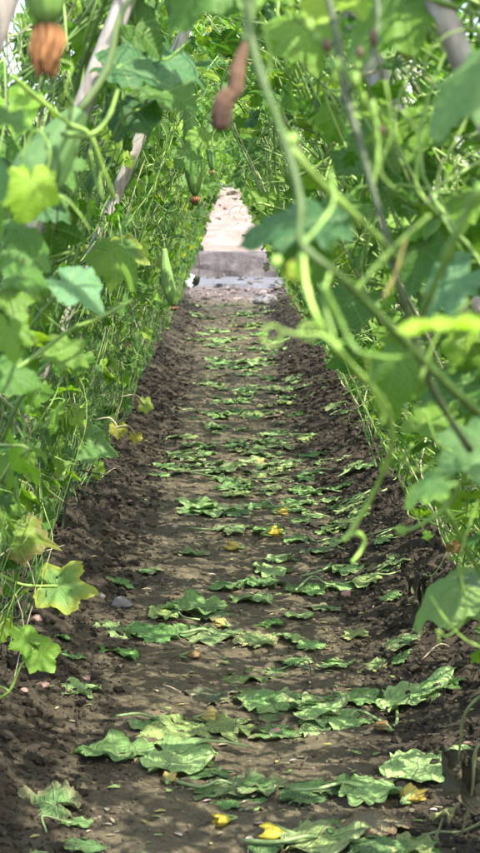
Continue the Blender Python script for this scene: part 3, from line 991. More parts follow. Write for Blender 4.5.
FL = [flower_mesh(1, (0.58, 0.47, 0.05)), flower_mesh(2, (0.52, 0.41, 0.08)), flower_mesh(3, (0.46, 0.36, 0.11)), flower_mesh(4, (0.20, 0.13, 0.05))]
cupb = MB()
for t_ in range(3):
    a = t_ * 2.1
    tube(cupb, spline([(-0.012, 0, 0.007), (0.004, 0.006 * math.cos(a), 0.007 + 0.006 * math.sin(a)), (0.014, 0.010 * math.cos(a), 0.008 + 0.010 * math.sin(a))], 6), np.linspace(0.003, 0.0008, 6), (0.2, 0.28, 0.1), 6)
CUP = cupb.mesh('calyx', M_STEM)
for (px, py, w, rz, k, lab) in [
    (286, 841, 27, 170, 0, 'bright yellow closed flower lying at the bottom edge on a toothed leaf'),
    (406, 806, 26, 60, 1, 'yellow flower lying on the bleached leaf at lower right'),
    (231, 823, 18, 200, 0, 'crumpled yellow flower alone on bare soil at lower centre'),
    (200, 724, 18, 10, 2, 'small yellow flower between two green leaves left of mid path'),
    (168, 784, 16, 80, 2, 'yellow petals under the front rim of the big lower left leaf heap'),
    (226, 627, 15, 130, 2, 'pale yellow flower on the broad leaf behind the bare patch'),
    (266, 537, 16, 40, 0, 'vivid yellow flower in the middle of the path, furthest bright one'),
    (240, 551, 15, 150, 1, 'dull yellow flower just left of the vivid yellow one'),
    (276, 515, 12, 0, 1, 'small yellow flower at the right of the heap halfway down'),
    (258, 466, 10, 70, 2, 'tiny yellow flower in the litter far down the path'),
    (185, 661, 15, 20, 3, 'brown shrivelled flower ball on the bare trodden soil'),
    (388, 733, 16, 120, 3, 'brown dried flower beside the long pale leaf on the right'),
]:
    p = ground_pt(px, py)
    s = w * p.y / FPX / 0.030
    t = empty('fallen_flower', (p.x, p.y, p.z + 0.002), lab, 'flower', 'wilted flowers dropped on the path', R(rz))
    t.scale = (s, s, s)
    o = bpy.data.objects.new('petals', FL[k]); COL.objects.link(o); o.parent = t
    o = bpy.data.objects.new('calyx', CUP); COL.objects.link(o); o.parent = t


def rock(name, px, py, w, mat, label, cat, group=None, seed=0, amp=0.45, flat=0.65, sub=3):
    p = ground_pt(px, py)
    V, T = lump(sub, seed, amp)
    s = w * p.y / FPX / 2
    m = MB(); m.add(V * np.array([s, s * 0.8, s * flat]), None, T)
    o = m.build(name, mat, loc=(p.x, p.y, p.z + s * flat * 0.22)); o.rotation_euler = (0, 0, seed * 1.3)
    tag(o, label, cat, group)


rock('stone', 122, 608, 20, M_STONE, 'rounded grey stone on dark soil at the left near the dark green leaf', 'stone', 'stones', 3)
rock('stone', 266, 303, 32, M_STONE, 'flat grey stone at the far mouth of the tunnel on the right', 'stone', 'stones', 4, 0.4, 0.45)
rock('stone', 100, 598, 10, M_STONE, 'small dark stone just behind the rounded grey stone', 'stone', 'stones', 5)
for q, (px, py, w, lab) in enumerate([
    (43, 686, 16, 'largest pink brick chip, under the seedling'), (24, 690, 12, 'pink brick chip left of the largest chip'),
    (86, 679, 18, 'flat pinkish chip above the crumpled light leaf on the left'), (22, 661, 12, 'pink chip behind the seedling stem'),
    (36, 608, 14, 'pale pink chip in the shade under the yellow edged leaf'), (344, 597, 16, 'pink chip on dark soil right of mid path'),
    (389, 592, 10, 'small pink chip beside the dark stump on the right'), (466, 745, 12, 'pink chip near the dead stalks on the right'),
    (275, 731, 14, 'pink chip in front of the three leaf band'), (322, 708, 10, 'small reddish chip among the three leaf band'),
    (131, 503, 8, 'tiny pink chip on the left bank of soil'), (18, 640, 11, 'pink chip half buried at the left edge')]):
    rock('brick_chip', px, py, w, M_BRICK, lab, 'brick chip', 'pink brick chips in the soil', 30 + q, 0.5, 0.5, 2)

for q, (px, py, L, a, lab) in enumerate([
    (181, 697, 20, 150, 'short pale straw left of the dark shrivelled leaf'), (300, 770, 26, 60, 'dark twig standing out behind the curled leaf at lower centre'),
    (312, 690, 60, 95, 'thin bent twig near the three leaf band'), (20, 560, 50, 20, 'pale straw under the leaves at left'),
    (100, 480, 40, 50, 'dry straw on the soil bank at left'), (150, 395, 50, -30, 'long pale straw sticking out of the left row over the soil'),
    (60, 700, 40, 75, 'grey twig on the clods below the pink chips'), (15, 760, 46, 140, 'dark twig on the clods at the left edge'),
    (420, 660, 44, 20, 'dry straw on the dark clods at right')]):
    p = ground_pt(px, py)
    l = L * p.y / FPX
    m = MB(); a = R(a)
    P = spline([(0, 0, 0.004), (math.cos(a) * l * 0.5, math.sin(a) * l * 0.5, 0.012 + 0.15 * l * (q % 3)), (math.cos(a + 0.2) * l, math.sin(a + 0.2) * l, 0.02)], 10)
    tube(m, P, np.linspace(0.0022, 0.0012, 10), (0.33, 0.27, 0.18) if 'pale' in lab or 'straw' in lab else (0.07, 0.055, 0.04), 5)
    o = m.build('twig', M_DRY, loc=tuple(p)); tag(o, lab, 'twig', 'twigs and straws on the soil')

# ------------------------------------------------------------------ gourds on the vines
def gourd(tip_px, d, direction, length, rmax, col, label, flower=True, fcol=(0.42, 0.20, 0.07), curve=0.0, seed=0, flower_len=0.035):
    """tip_px: pixel of the blossom end; direction: unit vector from blossom end up to the stalk"""
    tip = np.array(at(*tip_px, d)); u = np.array(direction, float); u /= np.linalg.norm(u)
    side = np.cross(u, [0, 1, 0]); side /= np.linalg.norm(side) + 1e-9
    t = empty('luffa_gourd', tuple(tip), label, 'gourd', 'green gourds hanging from the vines')
    n = 26
    tt = np.linspace(0, 1, n)
    P = u * (tt * length)[:, None] + side * (curve * length * np.sin(tt * PI))[:, None]
    prof = np.sqrt(np.clip(1 - ((tt - 0.36) / np.where(tt < 0.36, 0.37, 0.74)) ** 2, 0.0, 1))
    prof = prof * np.where(tt > 0.36, 1 - 0.35 * (tt - 0.36) / 0.64, 1)
    rad = np.maximum(rmax * prof, 0.003)
    m = MB(); lathe_along(m, P, rad, np.array(col), 40, 0.035, 10); m.build('fruit', M_GOURD, t)
    s = MB()
    Pt = spline([P[-1] - u * 0.008, P[-1] + u * 0.05, P[-1] + u * 0.11 + side * 0.02, P[-1] + u * 0.17 + np.array([0, 0.02, 0])], 10)
    tube(s, Pt, np.linspace(0.0042, 0.003, 10), (0.14, 0.20, 0.07), 7); s.build('stalk', M_STEM, t)
    if flower:
        f = MB(); nth, nr = 72, 16
        V = []; C = []
        for a in range(nr):
            q = a / (nr - 1)
            for j in range(nth):
                th = 2 * PI * j / nth
                wr = 0.5 * math.sin(8 * th + 2.2 * math.sin(4 * q + th)) + 0.35 * math.sin(13 * th - 3 * q + seed) + 0.3 * math.sin(5 * th + 6 * q)
                r = rmax * (0.22 + 0.27 * math.sin(PI * min(1, 0.12 + q * 0.84)) ** 0.8) * (1 + 0.15 * wr)
                rag = 0.10 * math.sin(5 * th + seed) + 0.07 * math.sin(11 * th) if q > 0.8 else 0
                V.append((r * math.cos(th) + 0.0015 * math.sin(5 * q), r * math.sin(th), -q * flower_len * (1 + rag)))
                k_ = min(1, 0.15 + q * 3.2)
                C.append(np.array(fcol) * k_ * max(0.3, 0.95 + 0.6 * wr))
        Q = [[a * nth + j, (a + 1) * nth + j, (a + 1) * nth + (j + 1) % nth, a * nth + (j + 1) % nth] for a in range(nr - 1) for j in range(nth)]
        T = [[len(V), (nr - 1) * nth + (j + 1) % nth, (nr - 1) * nth + j] for j in range(nth)]
        V.append((0, 0, -flower_len * 1.02)); C.append(np.array(fcol) * 0.5)
        f.add(np.array(V), Q, T, np.array(C)); f.build('withered_flower', M_DRY, t)
    return t


GG = (0.10, 0.20, 0.055)
gourd((46, 24), 1.35, (-0.05, 0.0, 1), 0.26, 0.026, (0.15, 0.27, 0.06), 'blurred round ended gourd in the top left corner with a dried orange flower', True, (0.22, 0.105, 0.042), 0, 1, 0.036)
gourd((195, 196), 4.7, (-0.06, 0.0, 1), 0.30, 0.026, (0.115, 0.215, 0.05), 'long dark green gourd hanging above the left side of the bright tunnel mouth', True, (0.22, 0.11, 0.05), 0.0, 2, 0.020)
gourd((174, 306), 6.2, (-0.16, 0.0, 1), 0.21, 0.025, (0.17, 0.29, 0.075), 'lighter green gourd hanging low at the left beside the path end', True, (0.26, 0.13, 0.08), 0.04, 3, 0.016)
gourd((18, 205), 1.75, (0.55, 0.05, 0.82), 0.115, 0.028, (0.075, 0.15, 0.042), 'broad green gourd slanting at the left edge above a bright yellowish leaf', False)
gourd((243, 186), 11.5, (0.03, 0, 1), 0.28, 0.024, GG, 'distant slim gourd hanging over the middle of the tunnel mouth', False)
gourd((176, 26), 3.2, (0.0, 0.05, 1), 0.26, 0.024, (0.12, 0.22, 0.06), 'green gourd tip among the leaves at the top, left of the brown withered fruit', False)
gourd((212, 170), 9.0, (-0.05, 0, 1), 0.26, 0.024, GG, 'distant gourd right of the long dark green one', True, (0.4, 0.22, 0.1), 0, 7, 0.02)

v_leaves = [(186, 152, 4.45, 24, 290), (204, 136, 4.5, 26, 250)]

# brown withered fruit hanging blurred near the lens
t = empty('withered_fruit', tuple(at(225, 131, 1.2)), 'brown shrivelled baby gourd hanging blurred at the top middle', 'withered fruit')
m = MB(); o0 = at(225, 131, 1.2)
P = spline([at(x, y, 1.2) - o0 for x, y in [(221, 131), (221, 114), (226, 98), (235, 90), (238, 68), (246, 42)]], 26)
tt = np.linspace(0, 1, 26)
rad = np.interp(tt, [0, 0.08, 0.25, 0.42, 0.7, 1], [0.003, 0.0056, 0.0068, 0.0050, 0.0046, 0.0028])
colr = np.array([np.array([0.055, 0.034, 0.024]) * (1 - w) + np.array([0.125, 0.075, 0.047]) * w for w in np.clip((tt - 0.2) / 0.25, 0, 1)])
rad = rad * (1 + 0.16 * np.sin(tt * 31) * np.sin(tt * 13 + 1)); lathe_along(m, P, rad, colr, 32, 0.20, 7); m.build('dried_body', M_DRY, t)
m = MB(); P = spline([at(x, y, 1.2) - o0 for x, y in [(245, 42), (249, 20), (252, -10), (250, -60)]], 14); tube(m, P, np.linspace(0.003, 0.0035, 14), (0.16, 0.24, 0.08), 8); m.build('stalk', M_STEM, t)

# ------------------------------------------------------------------ single vines close to the lens
class Vine:
    """a hanging or creeping vine built from photo points at a given distance; every stem, leaf, tendril is a part"""
    def __init__(self, px, py, d, label, name='hanging_vine', cat='vine', group='single vines close by'):
        self.o = at(px, py, d)
        self.t = empty(name, tuple(self.o), label, cat, group)

    def p(self, px, py, d): return at(px, py, d) - self.o

    def line(self, name, pts, w0, w1, col, n=40, k=8, bumps=0.0, hooks=None):
        P = spline([self.p(*q) for q in pts], n)
        d = np.interp(np.linspace(0, len(pts) - 1, n), np.arange(len(pts)), [q[2] for q in pts])
        rad = np.linspace(w0, w1, n) * 0.62 * d / FPX / 2
        sd = int(abs(pts[0][0] * 3 + pts[-1][1])) + 3
        rad = rad * (1 + 0.28 * fbm(np.linspace(0, n * 0.3, n), np.full(n, sd * 1.7), sd, 3))
        if n >= 16: rad = rad * (1 + 0.35 * np.exp(-((np.linspace(0, 1, n) * max(2, len(pts) - 1) + 0.3) % 1 - 0.5) ** 2 * 160))
        col = np.asarray(col, float)[None, :] * (1 + 0.45 * fbm(np.linspace(0, n * 0.22, n), np.full(n, sd * 0.9), sd + 5, 3))[:, None]
        if bumps: rad = rad * (1 + bumps * np.abs(np.sin(np.linspace(0, len(pts) * 1.6, n))) ** 8)
        m = MB(); tube(m, P, rad, col, k)
        return m.build(name, M_STEM, self.t)

    def coil(self, px, py, d, r_px, turns, w, col, axis_tilt=0.3, name='tendril', stretch=(6, 0)):
        n = int(26 * turns); a = np.linspace(0, 2 * PI * turns, n)
        pts = []
        for q, aa in enumerate(a):
            f = 1 - 0.35 * q / n
            pts.append(self.p(px + r_px * f * math.cos(aa) + stretch[0] * q / n, py + r_px * f * math.sin(aa) + stretch[1] * q / n, d + 0.012 * q / n))
        m = MB(); tube(m, np.array([list(v) for v in pts]), np.linspace(w, w * 0.7, n) * 0.55 * d / FPX / 2, col, 7)
        return m.build(name, M_STEM, self.t)

    def leaf(self, px, py, d, size_px, tip_deg, tilt, col, edge=None, shape=0, label=None, stalk=None, mat=None, name='leaf'):
        """px, py: where the stalk meets the blade; tip_deg: direction of the tip in the picture (0 = right, 90 = up);
        tilt: normal in (right, towards the viewer, up)"""
        size = size_px * d / FPX * (0.82 if d < 2.6 and size_px > 30 else 0.9)
        n = np.array([tilt[0], -tilt[1], tilt[2]], float)
        tip = np.array([math.cos(R(tip_deg)), 0.0, math.sin(R(tip_deg))])
        sh = LEAFX[shape]
        if name == 'dead_leaf':                     # hangs shrivelled and narrow
            sh = dict(FALL[shape + 4]); W = sh['V'].copy(); W[:, 0] *= 0.7; W[:, 2] = W[:, 2] * 1.8 + 0.16 * np.sin(W[:, 0] * 16) ; sh['V'] = W
            size *= 1.3
        m = MB(); put_leaf(m, sh, self.p(px, py, d), n, tip, size, col, edge)
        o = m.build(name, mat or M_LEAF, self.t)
        if label: o['label'] = label
        if stalk: self.line('leaf_stalk', [(px, py, d)] + stalk, 3.2 * 1.3, 4.2 * 1.3, PALE * 0.9, 18)
        return o


LEAFX = [leaf_shape(700 + s, 78, 8, [0.72, 0.78, 0.62, 0.82, 0.74, 0.68, 0.8, 0.7][s], 0.065, [0.45, 0.7, 0.35, 0.85, 0.55, 0.25, 0.7, 0.5][s], 0.2, 0.06, 0.03) for s in range(8)]
DK = np.array([0.045, 0.115, 0.04]); MD = np.array([0.07, 0.165, 0.028]); LT = np.array([0.13, 0.245, 0.032]); YG = np.array([0.20, 0.32, 0.03]); BL = np.array([0.060, 0.140, 0.058])
YEDGE = np.array([0.42, 0.40, 0.06])
SG = np.array([0.12, 0.22, 0.04]); SD = np.array([0.055, 0.075, 0.032]); SL = np.array([0.21, 0.34, 0.065])

# right: the vine with the long hanging tendril and coils
v = Vine(300, 250, 1.05, 'blurred vine in front on the right with coiled tendrils and one long hooked tendril')
v.line('stem', [(240, -30, 1.1), (256, 60, 1.08), (283, 135, 1.05), (300, 200, 1.03), (302, 245, 1.02), (340, 276, 1.02), (380, 316, 1.05), (455, 392, 1.1), (500, 430, 1.15)], 12, 12, SG * 0.45, 70, 10, 0.25)
v.line('stem', [(283, 135, 1.05), (305, 165, 1.05), (334, 196, 1.07), (372, 232, 1.12), (400, 262, 1.2)], 13, 9, SL * 0.8, 40, 10, 0.2)
v.line('tendril', [(303, 248, 1.02), (306, 285, 1.01), (318, 320, 1.0), (335, 347, 1.03), (360, 374, 1.12), (384, 402, 1.25), (392, 432, 1.35), (387, 462, 1.45), (370, 500, 1.5), (350, 532, 1.52), (342, 540, 1.52)], 9, 7.5, SL * 1.35, 80)
v.line('tendril', [(342, 540, 1.52), (356, 533, 1.52), (364, 540, 1.53), (360, 552, 1.53), (352, 562, 1.52)], 7.5, 6, SL * 1.35, 24)
v.coil(271, 336, 1.0, 11, 1.3, 5, SL * 1.1, stretch=(3, -3))
v.coil(308, 330, 1.0, 10, 2.2, 5, SL * 1.1, stretch=(4, 3))
v.line('tendril', [(282, 330, 1.0), (296, 334, 1.0), (320, 335, 1.0), (336, 346, 1.0)], 4, 6, SL, 24)
v.line('tendril', [(322, 285, 1.02), (338, 318, 1.03), (352, 345, 1.03), (364, 354, 1.03), (392, 358, 1.06), (412, 354, 1.08)], 11, 7, SG * 0.95, 44)
v.line('tendril', [(330, 270, 1.04), (324, 300, 1.03), (332, 330, 1.02), (336, 348, 1.02)], 6, 5, SL, 30)
v.line('tendril', [(366, 356, 1.05), (372, 386, 1.06), (384, 412, 1.07), (381, 424, 1.07)], 5, 3.5, SL * 0.9, 24)
v.line('tendril', [(302, 245, 1.02), (322, 222, 1.03), (334, 200, 1.04), (330, 170, 1.05)], 7, 5, SL, 24)
v.leaf(312, 222, 1.3, 92, 183, (0.0, 0.35, 0.9), DK * 1.15, None, 2, 'dark blurred leaf pointing left across the tunnel mouth')
v.leaf(300, 235, 1.32, 50, 300, (-0.3, 0.8, 0.5), MD, None, 3)
v.leaf(480, 330, 0.98, 104, 171, (0.12, 0.06, 1), YG * 1.25, None, 5, 'bright yellow green leaf seen edge on')
v.leaf(300, 268, 1.02, 16, 215, (0.1, 0.9, 0.4), YG * 1.3, YEDGE, 1, 'tiny yellowish young leaf')
for (x, y, r_) in [(276, 262, 0), (303, 258, 1), (336, 347, 2), (292, 140, 0)]:
    m = MB(); V, T = lump(2, 10 + r_, 0.3); s = 7 * 1.02 / FPX
    m.add(V * s * np.array([0.8, 0.8, 1]) + np.array(v.p(x, y, 1.02)), None, T, SL); m.build('bud', M_STEM, v.t)

# right: the dark stem with the knot of buds
v = Vine(350, 100, 1.25, 'dark woody stem slanting down the right with a knot of buds at its top')
v.line('stem', [(318, -40, 1.3), (336, 30, 1.28), (346, 95, 1.25), (362, 150, 1.23), (380, 215, 1.2), (400, 290, 1.2), (415, 340, 1.22), (436, 395, 1.25), (470, 450, 1.3)], 10, 11, SD, 70, 9, 0.2)
v.line('stem', [(346, 95, 1.25), (360, 78, 1.24), (372, 60, 1.24), (378, 20, 1.26), (376, -30, 1.28)], 9, 7, SD * 1.4, 30, 9)
v.line('stem', [(480, 185, 1.1), (452, 245, 1.12), (432, 290, 1.15), (415, 330, 1.2)], 16, 12, SG * 1.2, 30, 10)
for q in range(16):
    rr = np.random.default_rng(q)
    x, y = 355 + rr.normal(0, 26), 70 + rr.normal(0, 34)
    m = MB(); V, T = lump(2, 60 + q, 0.35); s = rr.uniform(3, 6.5) * 1.25 / FPX
    m.add(V * s * np.array([0.75, 0.75, rr.uniform(1, 1.9)]) + np.array(v.p(x, y, 1.25 + rr.normal(0, 0.03))), None, T, [SL * 1.1, YG, np.array([0.09, 0.055, 0.03]), SL * 0.9][q % 4])
    m.build('bud', M_STEM, v.t)
    v.line('bud_stalk', [(x, y, 1.25), (x * 0.5 + 176, y * 0.5 + 40, 1.25), (352, 84, 1.25)], 3, 3, SG, 12, 6)
for q, (pts, w) in enumerate([([(262, 18, 1.2), (270, 60, 1.2), (266, 95, 1.2), (282, 110, 1.2)], 4), ([(385, 80, 1.25), (392, 130, 1.25), (380, 170, 1.25), (396, 190, 1.25)], 4), ([(372, 100, 1.22), (378, 150, 1.22), (372, 190, 1.22)], 9), ([(402, 110, 1.3), (420, 140, 1.3), (416, 185, 1.3), (440, 215, 1.3)], 6), ([(352, 295, 1.12), (380, 262, 1.12), (402, 240, 1.12), (430, 215, 1.12)], 8), ([(420, 380, 1.2), (440, 330, 1.2), (470, 300, 1.2)], 6)]):
    v.line('tendril', pts, w, w * 0.7, SL * (0.8 + 0.1 * q % 0.4), 26)
v.line('dried_petiole', [(382, 300, 1.14), (396, 272, 1.14), (404, 245, 1.14), (412, 228, 1.14)], 5, 3, np.array([0.42, 0.36, 0.12]), 18)

# right: big leaves near the lens
v = Vine(470, 80, 1.15, 'large bluish leaf out of focus at the upper right, just under the slanting pole')
v.leaf(496, 64, 1.15, 106, 212, (-0.35, 0.5, 0.8), np.array([0.12, 0.22, 0.07]), None, 1)
v.line('leaf_stalk', [(492, 72, 1.15), (510, 60, 1.15), (530, 80, 1.18)], 7, 8, SG, 16)
v = Vine(470, 470, 1.55, 'dull green leaf with pale spots at the right edge above the path', 'hanging_vine')
v.leaf(482, 446, 1.55, 72, 222, (-0.2, 0.55, 0.8), np.array([0.115, 0.22, 0.075]), None, 0)
v.leaf(436, 482, 1.53, 46, 205, (-0.3, 0.4, 0.85), np.array([0.10, 0.21, 0.06]), np.array([0.17, 0.30, 0.05]), 4)
v.line('stem', [(520, 440, 1.6), (478, 452, 1.57), (452, 500, 1.6), (425, 522, 1.6), (404, 532, 1.6)], 8, 6, SL * 0.9, 36, 8)
v.line('stem', [(440, 500, 1.62), (462, 540, 1.65), (476, 566, 1.68), (500, 600, 1.7)], 9, 8, SG, 30, 8)
v.leaf(402, 530, 1.6, 9, 150, (0, 0.8, 0.5), SL, None, 2)
for pts in ([(478, 500, 1.6), (460, 560, 1.6), (466, 612, 1.62), (448, 636, 1.62), (438, 630, 1.62), (440, 645, 1.62)], [(430, 596, 1.62), (446, 620, 1.62), (466, 640, 1.62), (490, 650, 1.62)], [(404, 408, 1.55), (416, 430, 1.55), (424, 410, 1.55), (436, 440, 1.55), (452, 452, 1.55)], [(412, 444, 1.55), (404, 460, 1.56), (420, 470, 1.57), (446, 450, 1.58)]):
    v.line('tendril', pts, 4, 3, SL * 0.95, 36)
v = Vine(470, 585, 2.3, 'broad grey green leaf sticking out over the dark stump on the right', 'hanging_vine')
v.leaf(462, 582, 2.3, 70, 176, (-0.15, 0.42, 0.9), np.array([0.19, 0.30, 0.09]), None, 3)
v.leaf(480, 590, 2.28, 48, 240, (-0.3, 0.7, 0.6), np.array([0.15, 0.23, 0.11]), None, 6)
v.line('leaf_stalk', [(462, 582, 2.3), (490, 570, 2.32), (520, 590, 2.35)], 5, 6, SL, 16)

# bright leaves overhead
v = Vine(330, -10, 1.5, 'sunlit translucent leaves on a long stem over the top middle', 'hanging_vine')
for (x, y, d, s, a, tl, c, sh) in [(330, -8, 1.5, 70, 250, (0.2, 0.5, 0.8), YG, 0), (405, 5, 1.6, 84, 230, (-0.2, 0.5, 0.8), LT, 1), (265, -14, 1.45, 62, 255, (0.1, 0.35, 0.9), LT, 2), (215, -18, 1.5, 60, 240, (0.2, 0.4, 0.9), MD, 3), (300, 25, 1.8, 60, 285, (0.0, 0.7, 0.6), LT, 4),
                                   (440, 120, 1.9, 74, 250, (-0.4, 0.5, 0.7), LT, 5), (380, 130, 2.1, 64, 280, (0.2, 0.6, 0.7), MD, 6), (470, 200, 1.7, 70, 200, (-0.2, 0.4, 0.8), LT, 7), (425, 250, 1.9, 60, 260, (-0.4, 0.6, 0.5), MD, 0), (345, 205, 1.7, 56, 220, (0.1, 0.4, 0.9), MD, 1),
                                   (455, 280, 1.6, 62, 215, (-0.5, 0.55, 0.6), BL * 1.6 + 0.03, 2), (400, 360, 1.9, 60, 250, (-0.3, 0.6, 0.6), LT, 3), (462, 385, 1.75, 70, 225, (-0.3, 0.5, 0.8), MD, 4), (440, 420, 1.7, 52, 200, (-0.1, 0.4, 0.9), LT, 5), (350, 300, 2.2, 52, 240, (0, 0.6, 0.7), MD, 6), (478, 340, 1.9, 60, 240, (-0.3, 0.6, 0.6), YG, 7)]:
    v.leaf(x, y, d, s, a, tl, c, None, sh)
    v.line('leaf_stalk', [(x, y, d), (x + 14, y - 18, d + 0.03), (x + 34, y - 14, d + 0.1)], 4, 5, SG, 12, 6)
v.line('stem', [(150, -30, 1.6), (240, -12, 1.55), (330, -14, 1.5), (420, -4, 1.55), (520, 30, 1.6)], 10, 9, SG, 40)

# left side, near
v = Vine(90, 135, 1.7, 'pale green forked vine across the upper left in front of the weathered pole')
v.line('stem', [(12, 76, 1.65), (40, 100, 1.68), (70, 124, 1.7), (90, 135, 1.7), (104, 172, 1.72), (116, 200, 1.74)], 8, 6, SL * 0.95, 44, 8, 0.2)
v.line('stem', [(62, 134, 1.72), (90, 135, 1.7), (108, 118, 1.72), (118, 90, 1.75)], 9, 6, SL * 0.8, 28, 8)
v.line('stem', [(112, -20, 1.6), (92, 40, 1.65), (74, 92, 1.7), (68, 130, 1.7)], 9, 8, SG * 0.7, 30, 8)
for pts in ([(90, 150, 1.7), (96, 180, 1.7), (104, 200, 1.7), (100, 176, 1.71), (108, 168, 1.71)], [(20, 160, 1.65), (36, 130, 1.65), (50, 150, 1.65), (46, 185, 1.65), (60, 196, 1.65), (72, 222, 1.65)], [(40, 195, 1.68), (62, 196, 1.68), (78, 212, 1.68), (90, 230, 1.68)], [(58, 60, 1.7), (72, 66, 1.7), (66, 90, 1.7), (74, 104, 1.7)]):
    v.line('tendril', pts, 3.6, 2.6, SL, 34, 6)
v.leaf(30, 182, 1.62, 46, 265, (0.1, 0.8, 0.35), YG * 1.1, None, 1, 'bright yellowish translucent leaf')
v.leaf(10, 118, 1.4, 36, 350, (0.2, 0.5, 0.8), MD, None, 2)
v.leaf(-14, 160, 1.4, 44, 300, (0.4, 0.5, 0.7), BL * 1.4, None, 3)
v = Vine(130, 60, 2.3, 'dark large leaves spreading to the right of the weathered pole', 'hanging_vine')
v.leaf(118, 68, 2.3, 62, 345, (0.1, 0.45, 0.85), DK * 1.2, None, 0)
v.leaf(165, 60, 2.45, 58, 330, (0.2, 0.4, 0.9), BL * 1.3, None, 4)
v.leaf(165, 92, 2.4, 50, 318, (0.2, 0.5, 0.75), MD, None, 5)
v.leaf(135, 110, 2.4, 46, 250, (0.0, 0.6, 0.7), DK, None, 6)
v.leaf(120, 70, 2.35, 26, 80, (0.3, 0.6, 0.6), MD, None, 7)
v.line('stem', [(124, 130, 2.35), (120, 95, 2.33), (118, 68, 2.3), (150, 52, 2.4), (165, 60, 2.45), (190, 40, 2.5)], 5, 5, SG, 30)
v.line('leaf_stalk', [(165, 92, 2.4), (150, 104, 2.4), (124, 118, 2.35), (112, 140, 2.35)], 5, 5, SG * 0.8, 20)
for (x, y, d, s, a, tl, c, sh, lab) in [(70, 285, 1.9, 52, 300, (0.3, 0.45, 0.85), BL * 1.7 + 0.02, 0, None), (20, 275, 1.7, 44, 0, (0.1, 0.3, 0.95), MD, 4, None), (10, 330, 1.75, 40, 275, (0.2, 0.8, 0.4), LT, 2, None), (62, 352, 2.0, 40, 320, (0.2, 0.55, 0.8), LT * 0.9, 5, None), (5, 372, 1.9, 46, 350, (0.1, 0.5, 0.8), MD, 6, None), (110, 252, 2.5, 44, 330, (0.2, 0.5, 0.8), LT, 3, None), (20, 232, 1.8, 40, 20, (0.2, 0.5, 0.8), MD, 1, None), (58, 160, 2.15, 42, 285, (0.2, 0.6, 0.7), MD, 2, None), (44, 205, 2.15, 42, 310, (0.3, 0.5, 0.8), DK * 1.2, 5, None), (24, 250, 2.1, 44, 255, (0.2, 0.6, 0.7), MD, 7, None), (8, 292, 2.1, 46, 280, (0.2, 0.6, 0.7), LT * 0.8, 0, None), (-4, 318, 2.1, 46, 310, (0.2, 0.6, 0.7), MD, 3, None)]:
    if x == 70:
        v = Vine(40, 300, 1.8, 'grey green drooping leaves on thick stalks at the left edge halfway up', 'hanging_vine')
    v.leaf(x, y, d, s, a, tl, c, None, sh, lab)
    v.line('leaf_stalk', [(x, y, d), (x - 16, y + 14, d + 0.02), (x - 40, y + 44, d + 0.06), (x - 60, y + 90, d + 0.12)], 4.5, 6, SG, 18, 7)
v.line('stem', [(-20, 390, 1.9), (30, 360, 1.92), (70, 330, 1.95), (100, 318, 2.0), (132, 300, 2.1)], 8, 5, SL * 0.75, 30)
v = Vine(190, 140, 4.5, 'short vine with small leaves covering the top of the long dark green gourd', 'hanging_vine')
for q, (x, y, d, s_, a) in enumerate(v_leaves):
    v.leaf(x, y, d, s_, a, (0.2 - 0.1 * q, 0.6, 0.7), [MD, LT, MD, LT][q], None, q + 1)
    v.line('leaf_stalk', [(x, y, d), (x - 6, y - 14, d + 0.05), (x - 16, y - 24, d + 0.15)], 2.5, 3, SG, 10, 5)
# the withered brown leaf with a yellow rim
v = Vine(118, 262, 3.2, 'withered brown curled leaf with a yellow rimmed leaf above it in the left row', 'hanging_vine')
for q, (x, y, s, a, tl) in enumerate([(112, 262, 24, 250, (0.6, 0.5, 0.2)), (118, 260, 20, 300, (-0.5, 0.6, 0.2)), (108, 268, 18, 220, (0.2, 0.9, -0.1))]):
    v.leaf(x, y, 3.2, s, a, tl, np.array([0.085, 0.05, 0.03]) * (1 + 0.3 * q), None, 3 + q, None, None, M_DRY, 'dead_leaf')
v.leaf(122, 250, 3.15, 32, 335, (0.2, 0.5, 0.8), MD, np.array([0.25, 0.29, 0.04]), 0)
v.line('stem', [(100, 300, 3.25), (112, 262, 3.2), (122, 250, 3.16), (118, 215, 3.2)], 4, 4, SG, 20)

# low leaves at the left edge of the path
def low_d(py): return EYE * FPX / (py - 200)
v = Vine(20, 610, 3.9, 'creeping shoot at the left with a big yellow rimmed leaf', 'creeping_vine')
v.line('stem', [(-40, 560, 3.9), (0, 575, 3.9), (24, 585, 3.9), (58, 586, 3.9)], 5, 5, SL, 24)
v.leaf(58, 586, 3.9, 45, 350, (-0.15, 0.75, 0.65), np.array([0.15, 0.28, 0.07]), np.array([0.33, 0.36, 0.05]), 2, 'lobed leaf yellow at the rim')
v.leaf(60, 588, 3.93, 26, 262, (0.1, 0.9, 0.1), np.array([0.05, 0.055, 0.03]), None, 3, None, None, M_DRY, 'dead_leaf')
v = Vine(10, 540, 3.7, 'yellow green leaf with a scorched brown rim above the creeping shoot', 'creeping_vine')
v.leaf(12, 535, 3.7, 52, 352, (-0.1, 0.40, 0.9), np.array([0.17, 0.26, 0.035]), np.array([0.16, 0.12, 0.035]), 4)
v.line('leaf_stalk', [(12, 535, 3.7), (2, 550, 3.7), (-20, 575, 3.72)], 5, 5, SL, 16)
v.leaf(4, 500, 3.6, 30, 20, (0.3, 0.5, 0.8), LT, None, 1)
v.line('leaf_stalk', [(4, 500, 3.6), (-20, 515, 3.6)], 4, 4, SL, 8)
v = Vine(100, 440, 5.6, 'arching shoot with a fresh green leaf over the dark soil at the left', 'creeping_vine')
v.line('stem', [(0, 502, 5.4), (30, 498, 5.45), (56, 482, 5.5), (72, 462, 5.55), (80, 445, 5.6)], 6, 4, SL, 30)
